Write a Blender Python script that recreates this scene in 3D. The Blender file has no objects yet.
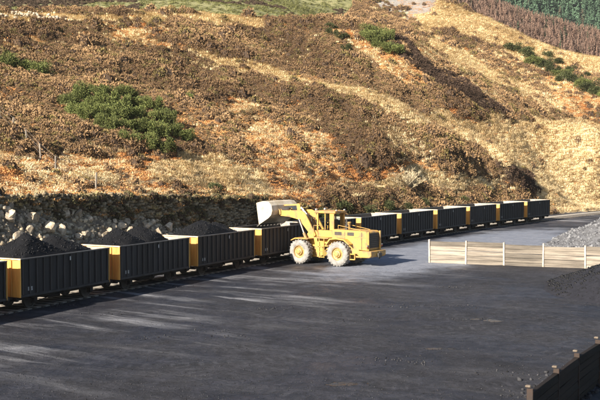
import bpy, bmesh, math, random
import numpy as np
from mathutils import Vector, Matrix

rnd = random.Random(7)
nrng = np.random.default_rng(11)
scene = bpy.context.scene
col = scene.collection

# ------------------------------------------------------------------ camera, sky, sun, exposure
CAMZ, PITCH, FPX = 7.83, 0.0402, 950.0
cam_d = bpy.data.cameras.new('camera')
cam = bpy.data.objects.new('camera', cam_d)
col.objects.link(cam)
cam.location = (0, 0, CAMZ)
cam.rotation_euler = (math.pi / 2 - PITCH, 0, 0)
cam_d.sensor_width = 36.0
cam_d.lens = 36.0 * FPX / 600.0
cam_d.clip_end = 6000
scene.camera = cam

SUN_EL = math.radians(27.0)
SUN_DIR = Vector((-0.665, -0.747, 0)).normalized()          # horizontal direction towards the sun
world = bpy.data.worlds.new('World')
scene.world = world
world.use_nodes = True
wn = world.node_tree
bg = wn.nodes['Background']
sky = wn.nodes.new('ShaderNodeTexSky')
sky.sky_type = 'NISHITA'
sky.sun_disc = False
sky.sun_elevation = SUN_EL
sky.sun_rotation = math.atan2(SUN_DIR.x, SUN_DIR.y)
wn.links.new(sky.outputs[0], bg.inputs[0])
bg.inputs[1].default_value = 0.050

sun_d = bpy.data.lights.new('sun', 'SUN')
sun_d.energy = 5.0
sun_d.angle = math.radians(0.53)
sun_d.color = (1.0, 0.89, 0.73)
sun = bpy.data.objects.new('sun', sun_d)
col.objects.link(sun)
to_sun = Vector((SUN_DIR.x * math.cos(SUN_EL), SUN_DIR.y * math.cos(SUN_EL), math.sin(SUN_EL)))
sun.rotation_euler = to_sun.to_track_quat('Z', 'Y').to_euler()
sun.location = (-60, -60, 60)

scene.view_settings.view_transform = 'Standard'
scene.view_settings.look = 'None'
scene.view_settings.gamma = 1.0
scene.view_settings.use_curve_mapping = False
scene.view_settings.exposure = 1.5

# ------------------------------------------------------------------ surveying helpers
CP, SP = math.cos(PITCH), math.sin(PITCH)

def pix(px, py, d):
    """surveyed point: bearing / elevation in the 600x400 photograph and distance d"""
    u = (200 - py) / FPX * d
    return ((px - 300) / FPX * d, d * CP + u * SP, CAMZ - d * SP + u * CP)

def proj(P):
    P = np.asarray(P, float)
    X, Y, Z = P[..., 0], P[..., 1], P[..., 2] - CAMZ
    d = np.maximum(Y * CP - Z * SP, 0.1)
    u = Y * SP + Z * CP
    return 300 + FPX * X / d, 200 - FPX * u / d, d

TX0, TY0, TTH, TK = -14.50, 49.25, 0.453, 0.0022            # the track: a gentle curve
WP, WL, WW, WH = 8.39, 7.35, 2.95, 2.78                     # wagon pitch, length, width, height

def track(s, t=0.0):
    a = TTH + TK * s / 2
    h = TTH + TK * s
    return (TX0 + s * math.sin(a) - t * math.cos(h), TY0 + s * math.cos(a) + t * math.sin(h))

def hash2(ix, iy, seed):
    h = (ix.astype(np.int64) * 374761393 + iy.astype(np.int64) * 668265263 + seed * 974711) & 0x7fffffff
    h = ((h ^ (h >> 13)) * 1274126177) & 0x7fffffff
    return ((h ^ (h >> 16)) & 0xffff) / 65535.0

def vnoise(x, y, seed=0):
    x = np.asarray(x, float); y = np.asarray(y, float)
    ix, iy = np.floor(x), np.floor(y)
    fx, fy = x - ix, y - iy
    fx = fx * fx * (3 - 2 * fx); fy = fy * fy * (3 - 2 * fy)
    a = hash2(ix, iy, seed); b = hash2(ix + 1, iy, seed)
    c = hash2(ix, iy + 1, seed); d = hash2(ix + 1, iy + 1, seed)
    return (a * (1 - fx) + b * fx) * (1 - fy) + (c * (1 - fx) + d * fx) * fy

def fbm(x, y, octv=4, seed=0):
    s = 0; amp = 1; tot = 0
    for i in range(octv):
        s = s + amp * vnoise(np.asarray(x) * 2 ** i + 17.3 * i, np.asarray(y) * 2 ** i - 9.1 * i, seed + i)
        tot += amp; amp *= 0.5
    return s / tot

class TPS:
    """thin plate spline through surveyed points"""
    def __init__(self, pts, sc=60.0, smooth=0.002):
        P = np.array(pts, float); self.xy = P[:, :2] / sc; self.sc = sc
        n = len(P); K = self.k(self.xy, self.xy) + np.eye(n) * smooth
        Q = np.c_[np.ones(n), self.xy]
        A = np.zeros((n + 3, n + 3)); A[:n, :n] = K; A[:n, n:] = Q; A[n:, :n] = Q.T
        self.w = np.linalg.solve(A, np.r_[P[:, 2], 0, 0, 0])
    @staticmethod
    def k(a, b):
        r2 = ((a[:, None, :] - b[None, :, :]) ** 2).sum(-1)
        return 0.5 * r2 * np.log(r2 + 1e-12)
    def __call__(self, x, y):
        sh = np.shape(x); q = np.c_[np.ravel(x), np.ravel(y)] / self.sc
        out = np.empty(len(q)); n = len(self.xy)
        for i in range(0, len(q), 20000):
            c = q[i:i + 20000]
            out[i:i + 20000] = self.k(c, self.xy) @ self.w[:n] + np.c_[np.ones(len(c)), c] @ self.w[n:]
        return out.reshape(sh)

def inpoly(px, py, poly):
    r = np.zeros(np.shape(px), bool)
    n = len(poly)
    for i in range(n):
        x1, y1 = poly[i]; x2, y2 = poly[(i + 1) % n]
        c = ((y1 > py) != (y2 > py)) & (px < (x2 - x1) * (py - y1) / (y2 - y1 + 1e-9) + x1)
        r ^= c
    return r

# ------------------------------------------------------------------ object helpers
def tag(o, label=None, cat=None, group=None, kind=None):
    if label: o['label'] = label
    if cat: o['category'] = cat
    if group: o['group'] = group
    if kind: o['kind'] = kind
    return o

def empty(name, loc, rz=0.0):
    o = bpy.data.objects.new(name, None)
    o.location = loc; o.rotation_euler = (0, 0, rz); o.empty_display_size = 0.3
    col.objects.link(o)
    return o

def link_mesh(name, me, mat, parent=None, smooth=False):
    o = bpy.data.objects.new(name, me)
    if mat is not None and len(me.materials) == 0: me.materials.append(mat)
    col.objects.link(o)
    if parent is not None: o.parent = parent
    if smooth: me.polygons.foreach_set('use_smooth', [True] * len(me.polygons))
    return o

def raw_mesh(name, V, F):
    me = bpy.data.meshes.new(name)
    me.from_pydata([tuple(v) for v in V], [], [tuple(f) for f in F])
    me.update()
    return me

def np_mesh(name, V, F):
    """fast mesh from arrays, F (n,3) or (n,4)"""
    V = np.asarray(V, np.float32); F = np.asarray(F, np.int32)
    me = bpy.data.meshes.new(name)
    me.vertices.add(len(V)); me.vertices.foreach_set('co', V.ravel())
    k = F.shape[1]
    me.loops.add(F.size); me.loops.foreach_set('vertex_index', F.ravel())
    me.polygons.add(len(F))
    me.polygons.foreach_set('loop_start', np.arange(0, F.size, k, dtype=np.int32))
    me.update(calc_edges=True)
    return me

def copy_tree(o, parent=None):
    c = o.copy(); col.objects.link(c)
    c.parent = parent
    for ch in list(o.children): copy_tree(ch, c)
    return c

class MB:
    """collects shapes into one mesh"""
    def __init__(self): self.bm = bmesh.new()
    def box(self, x0, x1, y0, y1, z0, z1, M=None, bev=0.0):
        b = bmesh.new()
        bmesh.ops.create_cube(b, size=1.0)
        for v in b.verts:
            v.co = Vector(((x0 + x1) / 2 + v.co.x * (x1 - x0), (y0 + y1) / 2 + v.co.y * (y1 - y0), (z0 + z1) / 2 + v.co.z * (z1 - z0)))
        if bev > 0: bmesh.ops.bevel(b, geom=b.edges[:], offset=bev, segments=1, affect='EDGES', profile=0.5)
        return self._merge(b, M)
    def _merge(self, b, M=None):
        if M is not None: bmesh.ops.transform(b, matrix=M, verts=b.verts)
        bmesh.ops.recalc_face_normals(b, faces=b.faces[:])
        me = bpy.data.meshes.new('tmp'); b.to_mesh(me); b.free()
        self.bm.from_mesh(me); bpy.data.meshes.remove(me)
        return self
    def prism(self, poly, y0, y1, M=None, bev=0.0):
        """polygon in x,z extruded along y"""
        b = bmesh.new()
        A = [b.verts.new((x, y0, z)) for x, z in poly]; B = [b.verts.new((x, y1, z)) for x, z in poly]
        b.faces.new(A); b.faces.new(B[::-1]); n = len(poly)
        for i in range(n): b.faces.new((A[i], A[(i + 1) % n], B[(i + 1) % n], B[i]))
        if bev > 0: bmesh.ops.bevel(b, geom=b.edges[:], offset=bev, segments=1, affect='EDGES', profile=0.5)
        return self._merge(b, M)
    def lathe(self, prof, seg, M=None):
        """profile (r, y) spun round the y axis"""
        b = bmesh.new(); rings = []
        for r, y in prof:
            rings.append([b.verts.new((r * math.cos(2 * math.pi * k / seg), y, r * math.sin(2 * math.pi * k / seg))) for k in range(seg)])
        for i in range(len(prof) - 1):
            for k in range(seg):
                b.faces.new((rings[i][k], rings[i][(k + 1) % seg], rings[i + 1][(k + 1) % seg], rings[i + 1][k]))
        if prof[0][0] > 1e-4: b.faces.new(rings[0])
        if prof[-1][0] > 1e-4: b.faces.new(rings[-1][::-1])
        return self._merge(b, M)
    def tube(self, p, q, r, seg=8, r2=None):
        p = Vector(p); q = Vector(q); d = q - p
        M = Matrix.Translation(p) @ d.to_track_quat('Y', 'Z').to_matrix().to_4x4()
        return self.lathe([(r, 0), (r if r2 is None else r2, d.length)], seg, M)
    def mesh(self, name):
        me = bpy.data.meshes.new(name); self.bm.to_mesh(me); self.bm.free(); return me
    def build(self, name, mat, parent=None, smooth=False):
        return link_mesh(name, self.mesh(name), mat, parent, smooth)

def auto_smooth(o, ang=40):
    me = o.data
    me.polygons.foreach_set('use_smooth', [True] * len(me.polygons))
    me.set_sharp_from_angle(angle=math.radians(ang))

# ------------------------------------------------------------------ materials
def nt_new(name):
    m = bpy.data.materials.new(name); m.use_nodes = True
    nt = m.node_tree; return m, nt, nt.nodes['Principled BSDF']

def N(nt, kind, **kw):
    n = nt.nodes.new(kind)
    for k, v in kw.items():
        if k.startswith('i_'):
            key = k[2:]; key = int(key) if key.isdigit() else key
            n.inputs[key].default_value = v
        else: setattr(n, k, v)
    return n

def ramp(nt, stops, fac, interp='LINEAR'):
    r = nt.nodes.new('ShaderNodeValToRGB'); r.color_ramp.interpolation = interp
    while len(r.color_ramp.elements) < len(stops): r.color_ramp.elements.new(0.5)
    for e, (p, c) in zip(r.color_ramp.elements, stops):
        e.position = p; e.color = (*c, 1) if len(c) == 3 else c
    nt.links.new(fac, r.inputs[0]); return r.outputs[0]

def mixc(nt, fac, a, b, mode='MIX'):
    m = nt.nodes.new('ShaderNodeMix'); m.data_type = 'RGBA'; m.blend_type = mode
    for s, v in ((m.inputs[0], fac), (m.inputs[6], a), (m.inputs[7], b)):
        if hasattr(v, 'is_linked'): nt.links.new(v, s)
        elif isinstance(v, (int, float)): s.default_value = v
        else: s.default_value = (*v, 1)
    return m.outputs[2]

def noise(nt, vec, scale, detail=4, rough=0.55, dist=0.0):
    n = N(nt, 'ShaderNodeTexNoise'); n.inputs['Scale'].default_value = scale; n.inputs['Detail'].default_value = detail
    n.inputs['Roughness'].default_value = rough; n.inputs['Distortion'].default_value = dist
    if vec is not None: nt.links.new(vec, n.inputs['Vector'])
    return n.outputs[0]

def bump(nt, bsdf, h, strength, dist):
    b = N(nt, 'ShaderNodeBump'); b.inputs['Strength'].default_value = strength; b.inputs['Distance'].default_value = dist
    nt.links.new(h, b.inputs['Height']); nt.links.new(b.outputs[0], bsdf.inputs['Normal'])

def weathered(name, base, dirt, scale=3.0, rough=0.6, amount=0.5, streak=False, metal=0.0, bstr=0.15, var=0.0, spec=0.5):
    m, nt, b = nt_new(name)
    tc = N(nt, 'ShaderNodeTexCoord')
    oi = N(nt, 'ShaderNodeObjectInfo')
    add = N(nt, 'ShaderNodeVectorMath', operation='ADD')
    comb = N(nt, 'ShaderNodeMath', operation='MULTIPLY'); comb.inputs[1].default_value = 57.0
    nt.links.new(oi.outputs['Random'], comb.inputs[0])
    nt.links.new(tc.outputs['Object'], add.inputs[0]); nt.links.new(comb.outputs[0], add.inputs[1])
    vec = add.outputs[0]
    if streak:
        mp = N(nt, 'ShaderNodeMapping'); mp.inputs['Scale'].default_value = (0.22, 2, 3.5) if streak == 'x' else (1, 1, 0.15)
        nt.links.new(vec, mp.inputs[0]); vec = mp.outputs[0]
    n1 = noise(nt, vec, scale, 6, 0.65)
    f = ramp(nt, [(0.5 - amount * 0.35, (0, 0, 0)), (0.5 + (1 - amount) * 0.35, (1, 1, 1))], n1)
    c = mixc(nt, f, dirt, base)
    if var > 0:
        hs = N(nt, 'ShaderNodeMapRange'); hs.inputs[3].default_value = 1 - var; hs.inputs[4].default_value = 1 + var
        nt.links.new(oi.outputs['Random'], hs.inputs[0])
        cc = N(nt, 'ShaderNodeCombineColor')
        for i in range(3): nt.links.new(hs.outputs[0], cc.inputs[i])
        c = mixc(nt, 1.0, c, cc.outputs[0], 'MULTIPLY')
    nt.links.new(c, b.inputs['Base Color'])
    b.inputs['Roughness'].default_value = rough; b.inputs['Metallic'].default_value = metal
    b.inputs['Specular IOR Level'].default_value = spec
    if bstr > 0: bump(nt, b, noise(nt, tc.outputs['Object'], scale * 6, 4), bstr, 0.02)
    return m

def leafmat(name, rough=0.85, trans=0.0):
    """foliage: colour of each plant comes with its instance, with a little grain"""
    m, nt, b = nt_new(name)
    at = N(nt, 'ShaderNodeAttribute', attribute_name='tint', attribute_type='INSTANCER')
    geo = N(nt, 'ShaderNodeNewGeometry')
    r = N(nt, 'ShaderNodeMapRange'); r.inputs[3].default_value = 0.82; r.inputs[4].default_value = 1.18
    nt.links.new(geo.outputs['Random Per Island'], r.inputs[0])
    cc = N(nt, 'ShaderNodeCombineColor')
    for i in range(3): nt.links.new(r.outputs[0], cc.inputs[i])
    c = mixc(nt, 1.0, at.outputs['Color'], cc.outputs[0], 'MULTIPLY')
    nt.links.new(c, b.inputs['Base Color']); b.inputs['Roughness'].default_value = rough
    b.inputs['Specular IOR Level'].default_value = 0.15
    return m

def bushmat(name, c1, c2, scale=1.5):
    """foliage of a bush that is an object of its own"""
    m, nt, b = nt_new(name)
    geo = N(nt, 'ShaderNodeNewGeometry'); oi = N(nt, 'ShaderNodeObjectInfo')
    c = ramp(nt, [(0, c1), (1, c2)], geo.outputs['Random Per Island'])
    r = N(nt, 'ShaderNodeMapRange'); r.inputs[3].default_value = 0.7; r.inputs[4].default_value = 1.3
    nt.links.new(oi.outputs['Random'], r.inputs[0])
    cc = N(nt, 'ShaderNodeCombineColor')
    for i in range(3): nt.links.new(r.outputs[0], cc.inputs[i])
    c = mixc(nt, 1.0, c, cc.outputs[0], 'MULTIPLY')
    nt.links.new(c, b.inputs['Base Color']); b.inputs['Roughness'].default_value = 0.8
    b.inputs['Specular IOR Level'].default_value = 0.2
    return m

def earth(name, stops, s1=0.15, s2=1.2, bstr=0.6, bdist=0.2, rough=0.95):
    m, nt, b = nt_new(name)
    geo = N(nt, 'ShaderNodeNewGeometry')
    n1 = noise(nt, geo.outputs['Position'], s1, 6, 0.65); n2 = noise(nt, geo.outputs['Position'], s2, 5, 0.65)
    mx = N(nt, 'ShaderNodeMath', operation='MULTIPLY_ADD'); mx.inputs[1].default_value = 0.5
    nt.links.new(n2, mx.inputs[0])
    h = N(nt, 'ShaderNodeMath', operation='MULTIPLY'); h.inputs[1].default_value = 0.5
    nt.links.new(n1, h.inputs[0]); nt.links.new(h.outputs[0], mx.inputs[2])
    c = ramp(nt, stops, mx.outputs[0])
    nt.links.new(c, b.inputs['Base Color']); b.inputs['Roughness'].default_value = rough
    b.inputs['Specular IOR Level'].default_value = 0.2
    bump(nt, b, n2, bstr, bdist)
    return m

M = {}
M['side'] = weathered('wagon_grey_paint', (0.0300, 0.0292, 0.0325), (0.0150, 0.0125, 0.0120), 1.4, 0.6, 0.5, True, var=0.32, spec=0.3)
M['rib'] = weathered('wagon_rib_paint', (0.048, 0.0465, 0.051), (0.025, 0.022, 0.022), 2.6, 0.55, 0.45, True, spec=0.3)
M['rim'] = weathered('wagon_rim_steel', (0.10, 0.10, 0.105), (0.05, 0.045, 0.04), 4, 0.45, 0.5)
M['yellow_end'] = weathered('wagon_end_yellow', (0.76, 0.44, 0.105), (0.40, 0.19, 0.05), 2.2, 0.55, 0.48, True, var=0.2)
M['end_rim'] = weathered('wagon_end_lit_top', (0.72, 0.62, 0.48), (0.45, 0.32, 0.2), 4, 0.5, 0.4)  # cream tone puts the lit look of the end tops into the colour
M['lining'] = weathered('scoured_steel', (0.38, 0.37, 0.36), (0.21, 0.185, 0.165), 3, 0.42, 0.4, var=0.1)
M['inner'] = weathered('wagon_inside', (0.06, 0.056, 0.058), (0.03, 0.026, 0.025), 2, 0.6, 0.5, spec=0.3)
M['frame'] = weathered('underframe_black', (0.012, 0.011, 0.011), (0.025, 0.018, 0.014), 3, 0.7, 0.4, spec=0.3)
M['wheel_steel'] = weathered('wheel_steel', (0.07, 0.06, 0.055), (0.03, 0.026, 0.024), 5, 0.5, 0.5)
M['marking'] = weathered('white_marking', (0.6, 0.6, 0.6), (0.25, 0.25, 0.25), 8, 0.6, 0.4, bstr=0)
M['rail'] = weathered('rail_steel', (0.22, 0.19, 0.17), (0.11, 0.07, 0.05), 5, 0.4, 0.5)
M['sleeper'] = weathered('sleeper_wood', (0.06, 0.05, 0.042), (0.03, 0.027, 0.025), 5, 0.9, 0.5)
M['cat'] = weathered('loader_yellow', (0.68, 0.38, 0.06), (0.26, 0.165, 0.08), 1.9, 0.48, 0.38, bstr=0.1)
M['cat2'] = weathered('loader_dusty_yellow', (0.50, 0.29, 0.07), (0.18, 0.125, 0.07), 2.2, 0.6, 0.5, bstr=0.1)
M['bucket'] = weathered('bucket_worn', (0.66, 0.61, 0.52), (0.42, 0.34, 0.23), 1.6, 0.45, 0.4)
M['bucket_in'] = weathered('bucket_blade', (0.16, 0.15, 0.145), (0.06, 0.055, 0.05), 3, 0.4, 0.5, metal=0.3)
M['tyre'] = weathered('tyre_dusty', (0.30, 0.29, 0.28), (0.15, 0.145, 0.14), 3, 0.9, 0.45, bstr=0.3)
M['rimy'] = weathered('wheel_rim_yellow', (0.50, 0.32, 0.10), (0.24, 0.17, 0.09), 4, 0.6, 0.5)
M['dark'] = weathered('machine_black', (0.020, 0.020, 0.022), (0.05, 0.045, 0.04), 5, 0.6, 0.35)
M['chrome'] = weathered('ram_steel', (0.55, 0.55, 0.56), (0.35, 0.33, 0.3), 5, 0.25, 0.3, metal=0.8, bstr=0)
M['lamp'] = weathered('lamp_glass', (0.6, 0.58, 0.55), (0.4, 0.38, 0.36), 8, 0.15, 0.3, bstr=0)
M['redlamp'] = weathered('red_lamp', (0.4, 0.03, 0.02), (0.3, 0.03, 0.02), 8, 0.2, 0.3, bstr=0)
M['plank'] = weathered('weathered_timber', (0.27, 0.235, 0.195), (0.085, 0.073, 0.062), 2.2, 0.85, 0.52, 'x', bstr=0.7, var=0.45)
M['post'] = weathered('pale_post', (0.58, 0.50, 0.41), (0.34, 0.27, 0.21), 4, 0.75, 0.4, bstr=0.3)
M['sleeperwall'] = weathered('shaded_timber', (0.0085, 0.0075, 0.008), (0.022, 0.015, 0.012), 2.2, 0.8, 0.4, 'x', bstr=0.5, var=0.4, spec=0.2)  # near-black base puts the shade on the wall's near side into the colour
M['rust'] = weathered('rusty_steel', (0.035, 0.018, 0.012), (0.016, 0.012, 0.011), 4, 0.8, 0.5)
M['coal'] = weathered('coal', (0.0050, 0.0054, 0.0070), (0.0095, 0.0100, 0.0120), 5.0, 0.75, 0.45, bstr=0.9, spec=0.12)
M['coal_lump'] = weathered('coal_lumps', (0.0050, 0.0054, 0.0070), (0.0105, 0.0110, 0.0130), 4.0, 0.55, 0.5, bstr=0.4, spec=0.2)
M['coal_grey'] = weathered('dusty_coal', (0.022, 0.0228, 0.031), (0.011, 0.0115, 0.016), 4.0, 0.85, 0.5, bstr=1.0, spec=0.2)
M['rock'] = weathered('quarry_rock', (0.52, 0.44, 0.33), (0.20, 0.16, 0.12), 1.6, 0.85, 0.45, bstr=0.6, var=0.4)
M['rubble'] = weathered('small_rubble', (0.24, 0.19, 0.13), (0.08, 0.06, 0.045), 2.2, 0.95, 0.5, bstr=0.9)
M['wallstone'] = weathered('wall_stone', (0.34, 0.285, 0.20), (0.15, 0.13, 0.08), 0.9, 0.9, 0.5, bstr=0.6)
M['mortar'] = weathered('wall_joint', (0.09, 0.075, 0.05), (0.05, 0.045, 0.034), 2, 0.95, 0.5)
M['gravel'] = weathered('grey_gravel', (0.13, 0.135, 0.15), (0.05, 0.05, 0.056), 3.5, 0.9, 0.5, bstr=0.8)
M['cap'] = weathered('sunlit_tip', (0.15, 0.125, 0.10), (0.08, 0.06, 0.045), 6, 0.8, 0.5)  # paler than the posts, for their sunlit ends
M['spoil'] = weathered('pale_grit', (0.36, 0.33, 0.29), (0.2, 0.185, 0.165), 2.5, 0.95, 0.5, bstr=0.8)
M['fencepost'] = weathered('grey_fence_post', (0.30, 0.265, 0.225), (0.19, 0.16, 0.135), 5, 0.9, 0.4)
M['wire'] = weathered('fence_wire', (0.2, 0.19, 0.18), (0.12, 0.1, 0.09), 5, 0.6, 0.4, bstr=0)
M['gravel_stone'] = bushmat('gravel_stones', (0.035, 0.036, 0.042), (0.16, 0.165, 0.18))
M['grit'] = bushmat('yard_grit', (0.006, 0.0062, 0.008), (0.060, 0.061, 0.070))
M['stone_mix'] = bushmat('wall_stones', (0.10, 0.078, 0.050), (0.36, 0.295, 0.20))
M['rock_mix'] = bushmat('rubble_stones', (0.11, 0.086, 0.060), (0.56, 0.47, 0.34))
M['gorse'] = bushmat('gorse_leaves', (0.040, 0.058, 0.017), (0.175, 0.195, 0.062))
M['scrub'] = bushmat('scrub_leaves', (0.028, 0.040, 0.014), (0.075, 0.080, 0.034))
M['twig'] = bushmat('bare_twigs', (0.30, 0.25, 0.165), (0.50, 0.43, 0.30))
M['wood'] = weathered('bush_wood', (0.10, 0.08, 0.06), (0.06, 0.05, 0.04), 5, 0.9, 0.4)
M['leaf'] = leafmat('moor_plants')
M['litter'] = earth('heather_wood', [(0.3, (0.035, 0.024, 0.018)), (0.7, (0.085, 0.058, 0.040))], 2.0, 8.0, 0.5, 0.05)
def soil_material():
    m, nt, b = nt_new('moor_soil')
    geo = N(nt, 'ShaderNodeNewGeometry'); at = N(nt, 'ShaderNodeAttribute', attribute_name='cover')
    n1 = noise(nt, geo.outputs['Position'], 0.5, 6, 0.7); n2 = noise(nt, geo.outputs['Position'], 2.5, 5, 0.7)
    c = mixc(nt, 1.0, at.outputs['Color'], ramp(nt, [(0.3, (0.75, 0.72, 0.7)), (0.7, (1.22, 1.22, 1.22))], n1), 'MULTIPLY')
    c = mixc(nt, 0.8, c, ramp(nt, [(0.3, (0.75, 0.73, 0.7)), (0.7, (1.22, 1.22, 1.22))], n2), 'MULTIPLY')
    nt.links.new(c, b.inputs['Base Color']); b.inputs['Roughness'].default_value = 0.95; b.inputs['Specular IOR Level'].default_value = 0.15
    bump(nt, b, n2, 0.7, 0.25)
    return m
M['soil'] = soil_material()
M['moor'] = earth('moor_grass', [(0.3, (0.10, 0.10, 0.05)), (0.48, (0.18, 0.18, 0.085)), (0.62, (0.27, 0.25, 0.13)), (0.8, (0.17, 0.145, 0.09))], 0.05, 0.35, 0.6, 0.6)
M['forest_floor'] = earth('forest_floor', [(0.3, (0.07, 0.055, 0.035)), (0.7, (0.14, 0.11, 0.07))], 0.05, 0.3)

PUDDLES = [(9.5, 46.8, 0.75, 0.45), (5.7, 40.0, 0.7, 0.35), (1.6, 33.4, 0.9, 0.35), (8.7, 47.3, 0.4, 0.25)]
# the yard: coal dust, packed tyre tracks across it, wet patches
def yard_material():
    m, nt, b = nt_new('yard_coal_dust')
    geo = N(nt, 'ShaderNodeNewGeometry'); pos = geo.outputs['Position']
    L = nt.links.new
    n1 = noise(nt, pos, 0.10, 5, 0.6); n2 = noise(nt, pos, 1.3, 6, 0.7); n3 = noise(nt, pos, 6.0, 5, 0.75)
    base = ramp(nt, [(0.30, (0.0130, 0.0136, 0.0190)), (0.5, (0.0205, 0.0212, 0.0280)), (0.7, (0.030, 0.0308, 0.039))], n1)
    base = mixc(nt, 0.75, base, ramp(nt, [(0.30, (0.30, 0.30, 0.31)), (0.5, (0.95, 0.95, 0.95)), (0.70, (1.7, 1.68, 1.66))], n2), 'MULTIPLY')
    base = mixc(nt, 0.9, base, ramp(nt, [(0.32, (0.45, 0.45, 0.45)), (0.68, (1.6, 1.6, 1.6))], n3), 'MULTIPLY')
    # tracks run square to the train, where the loader shuttles
    def tracks(ang, sc, lo, hi, warp):
        mp = N(nt, 'ShaderNodeMapping'); mp.inputs['Rotation'].default_value = (0, 0, ang)
        L(pos, mp.inputs[0])
        sp = N(nt, 'ShaderNodeMapping'); sp.inputs['Scale'].default_value = (0.085, sc, 1)
        L(mp.outputs[0], sp.inputs[0])
        t = noise(nt, sp.outputs[0], 1.0, 5, 0.6, warp)
        return ramp(nt, [(lo, (0, 0, 0)), (hi, (1, 1, 1))], t), t
    t1, h1 = tracks(math.radians(33), 0.66, 0.51, 0.66, 0.45)
    t2, h2 = tracks(math.radians(24), 0.9, 0.54, 0.72, 0.8)
    # zone within the reach of the loader: distance from the train line
    dp = N(nt, 'ShaderNodeVectorMath', operation='DOT_PRODUCT'); dp.inputs[1].default_value = (0.868, -0.496, 0)
    L(pos, dp.inputs[0])
    z1 = N(nt, 'ShaderNodeMapRange'); z1.interpolation_type = 'SMOOTHSTEP'
    off = 0.868 * -0.49 - 0.496 * 75.8
    z1.inputs[1].default_value = off + 5; z1.inputs[2].default_value = off + 18
    z1.inputs[3].default_value = 1.0; z1.inputs[4].default_value = 0.05
    L(dp.outputs['Value'], z1.inputs[0])
    patch = ramp(nt, [(0.36, (0, 0, 0)), (0.60, (1, 1, 1))], noise(nt, pos, 0.17, 4, 0.6))
    tm = N(nt, 'ShaderNodeMath', operation='MULTIPLY'); L(t1, tm.inputs[0]); L(z1.outputs[0], tm.inputs[1])
    tm2 = N(nt, 'ShaderNodeMath', operation='MULTIPLY'); L(tm.outputs[0], tm2.inputs[0]); L(patch, tm2.inputs[1])
    c = mixc(nt, tm2.outputs[0], base, (0.235, 0.24, 0.265))  # packed tracks, with their sheen put in as a paler colour
    tb = N(nt, 'ShaderNodeMath', operation='MULTIPLY'); L(t2, tb.inputs[0]); tb.inputs[1].default_value = 0.22
    c = mixc(nt, tb.outputs[0], c, (0.085, 0.084, 0.092))
    # turning marks of the loader's tyres
    for (ax_, ay_, rad, rad2) in ((9.0, 61.0, 13.5, 16.1), (-7.0, 50.0, 11.0, 13.6), (5.0, 41.0, 8.0, 10.6), (20.0, 50.0, 12.0, 14.6)):
        su = N(nt, 'ShaderNodeVectorMath', operation='SUBTRACT'); su.inputs[1].default_value = (ax_, ay_, 0); L(pos, su.inputs[0])
        fl = N(nt, 'ShaderNodeVectorMath', operation='MULTIPLY'); fl.inputs[1].default_value = (1, 1, 0); L(su.outputs[0], fl.inputs[0])
        le = N(nt, 'ShaderNodeVectorMath', operation='LENGTH'); L(fl.outputs[0], le.inputs[0])
        sx = N(nt, 'ShaderNodeSeparateXYZ'); L(fl.outputs[0], sx.inputs[0])
        an = N(nt, 'ShaderNodeMath', operation='ARCTAN2'); L(sx.outputs[1], an.inputs[0]); L(sx.outputs[0], an.inputs[1])
        wv = N(nt, 'ShaderNodeMath', operation='MULTIPLY'); L(an.outputs[0], wv.inputs[0]); wv.inputs[1].default_value = rad * 14.0
        sn = N(nt, 'ShaderNodeMath', operation='SINE'); L(wv.outputs[0], sn.inputs[0])
        for q_ in (rad, rad2):
            ds = N(nt, 'ShaderNodeMath', operation='SUBTRACT'); L(le.outputs['Value'], ds.inputs[0]); ds.inputs[1].default_value = q_
            ab = N(nt, 'ShaderNodeMath', operation='ABSOLUTE'); L(ds.outputs[0], ab.inputs[0])
            bd = N(nt, 'ShaderNodeMapRange'); bd.inputs[1].default_value = 0.38; bd.inputs[2].default_value = 0.26; L(ab.outputs[0], bd.inputs[0])
            br = ramp(nt, [(0.44, (0, 0, 0)), (0.58, (0.30, 0.30, 0.30))], noise(nt, pos, 0.33, 4, 0.6))
            f1 = N(nt, 'ShaderNodeMath', operation='MULTIPLY'); L(bd.outputs[0], f1.inputs[0]); L(br, f1.inputs[1])
            tr_ = ramp(nt, [(0.35, (0.010, 0.011, 0.014)), (0.65, (0.060, 0.062, 0.074))], sn.outputs[0])
            c = mixc(nt, f1.outputs[0], c, tr_)
    # pale bluish patch over the roadway between the train and the timber wall
    sub = N(nt, 'ShaderNodeVectorMath', operation='SUBTRACT'); sub.inputs[1].default_value = (15.5, 87.0, 0); L(pos, sub.inputs[0])
    mp = N(nt, 'ShaderNodeMapping'); mp.inputs['Rotation'].default_value = (0, 0, math.radians(-60)); L(sub.outputs[0], mp.inputs[0])
    scl = N(nt, 'ShaderNodeVectorMath', operation='MULTIPLY'); scl.inputs[1].default_value = (1 / 31.0, 1 / 6.8, 0); L(mp.outputs[0], scl.inputs[0])
    ln = N(nt, 'ShaderNodeVectorMath', operation='LENGTH'); L(scl.outputs[0], ln.inputs[0])
    ad = N(nt, 'ShaderNodeMath', operation='MULTIPLY_ADD'); L(noise(nt, pos, 0.35, 5, 0.6), ad.inputs[0]); ad.inputs[1].default_value = 0.8; L(ln.outputs['Value'], ad.inputs[2])
    sl = N(nt, 'ShaderNodeMapRange'); sl.interpolation_type = 'SMOOTHSTEP'
    sl.inputs[1].default_value = 1.45; sl.inputs[2].default_value = 1.05; L(ad.outputs[0], sl.inputs[0])
    pale_blue = ramp(nt, [(0.3, (0.13, 0.145, 0.185)), (0.7, (0.20, 0.215, 0.26))], n2)
    c = mixc(nt, sl.outputs[0], c, pale_blue)
    # small standing puddles
    pn = noise(nt, pos, 1.3, 5, 0.65); wet = None
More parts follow.
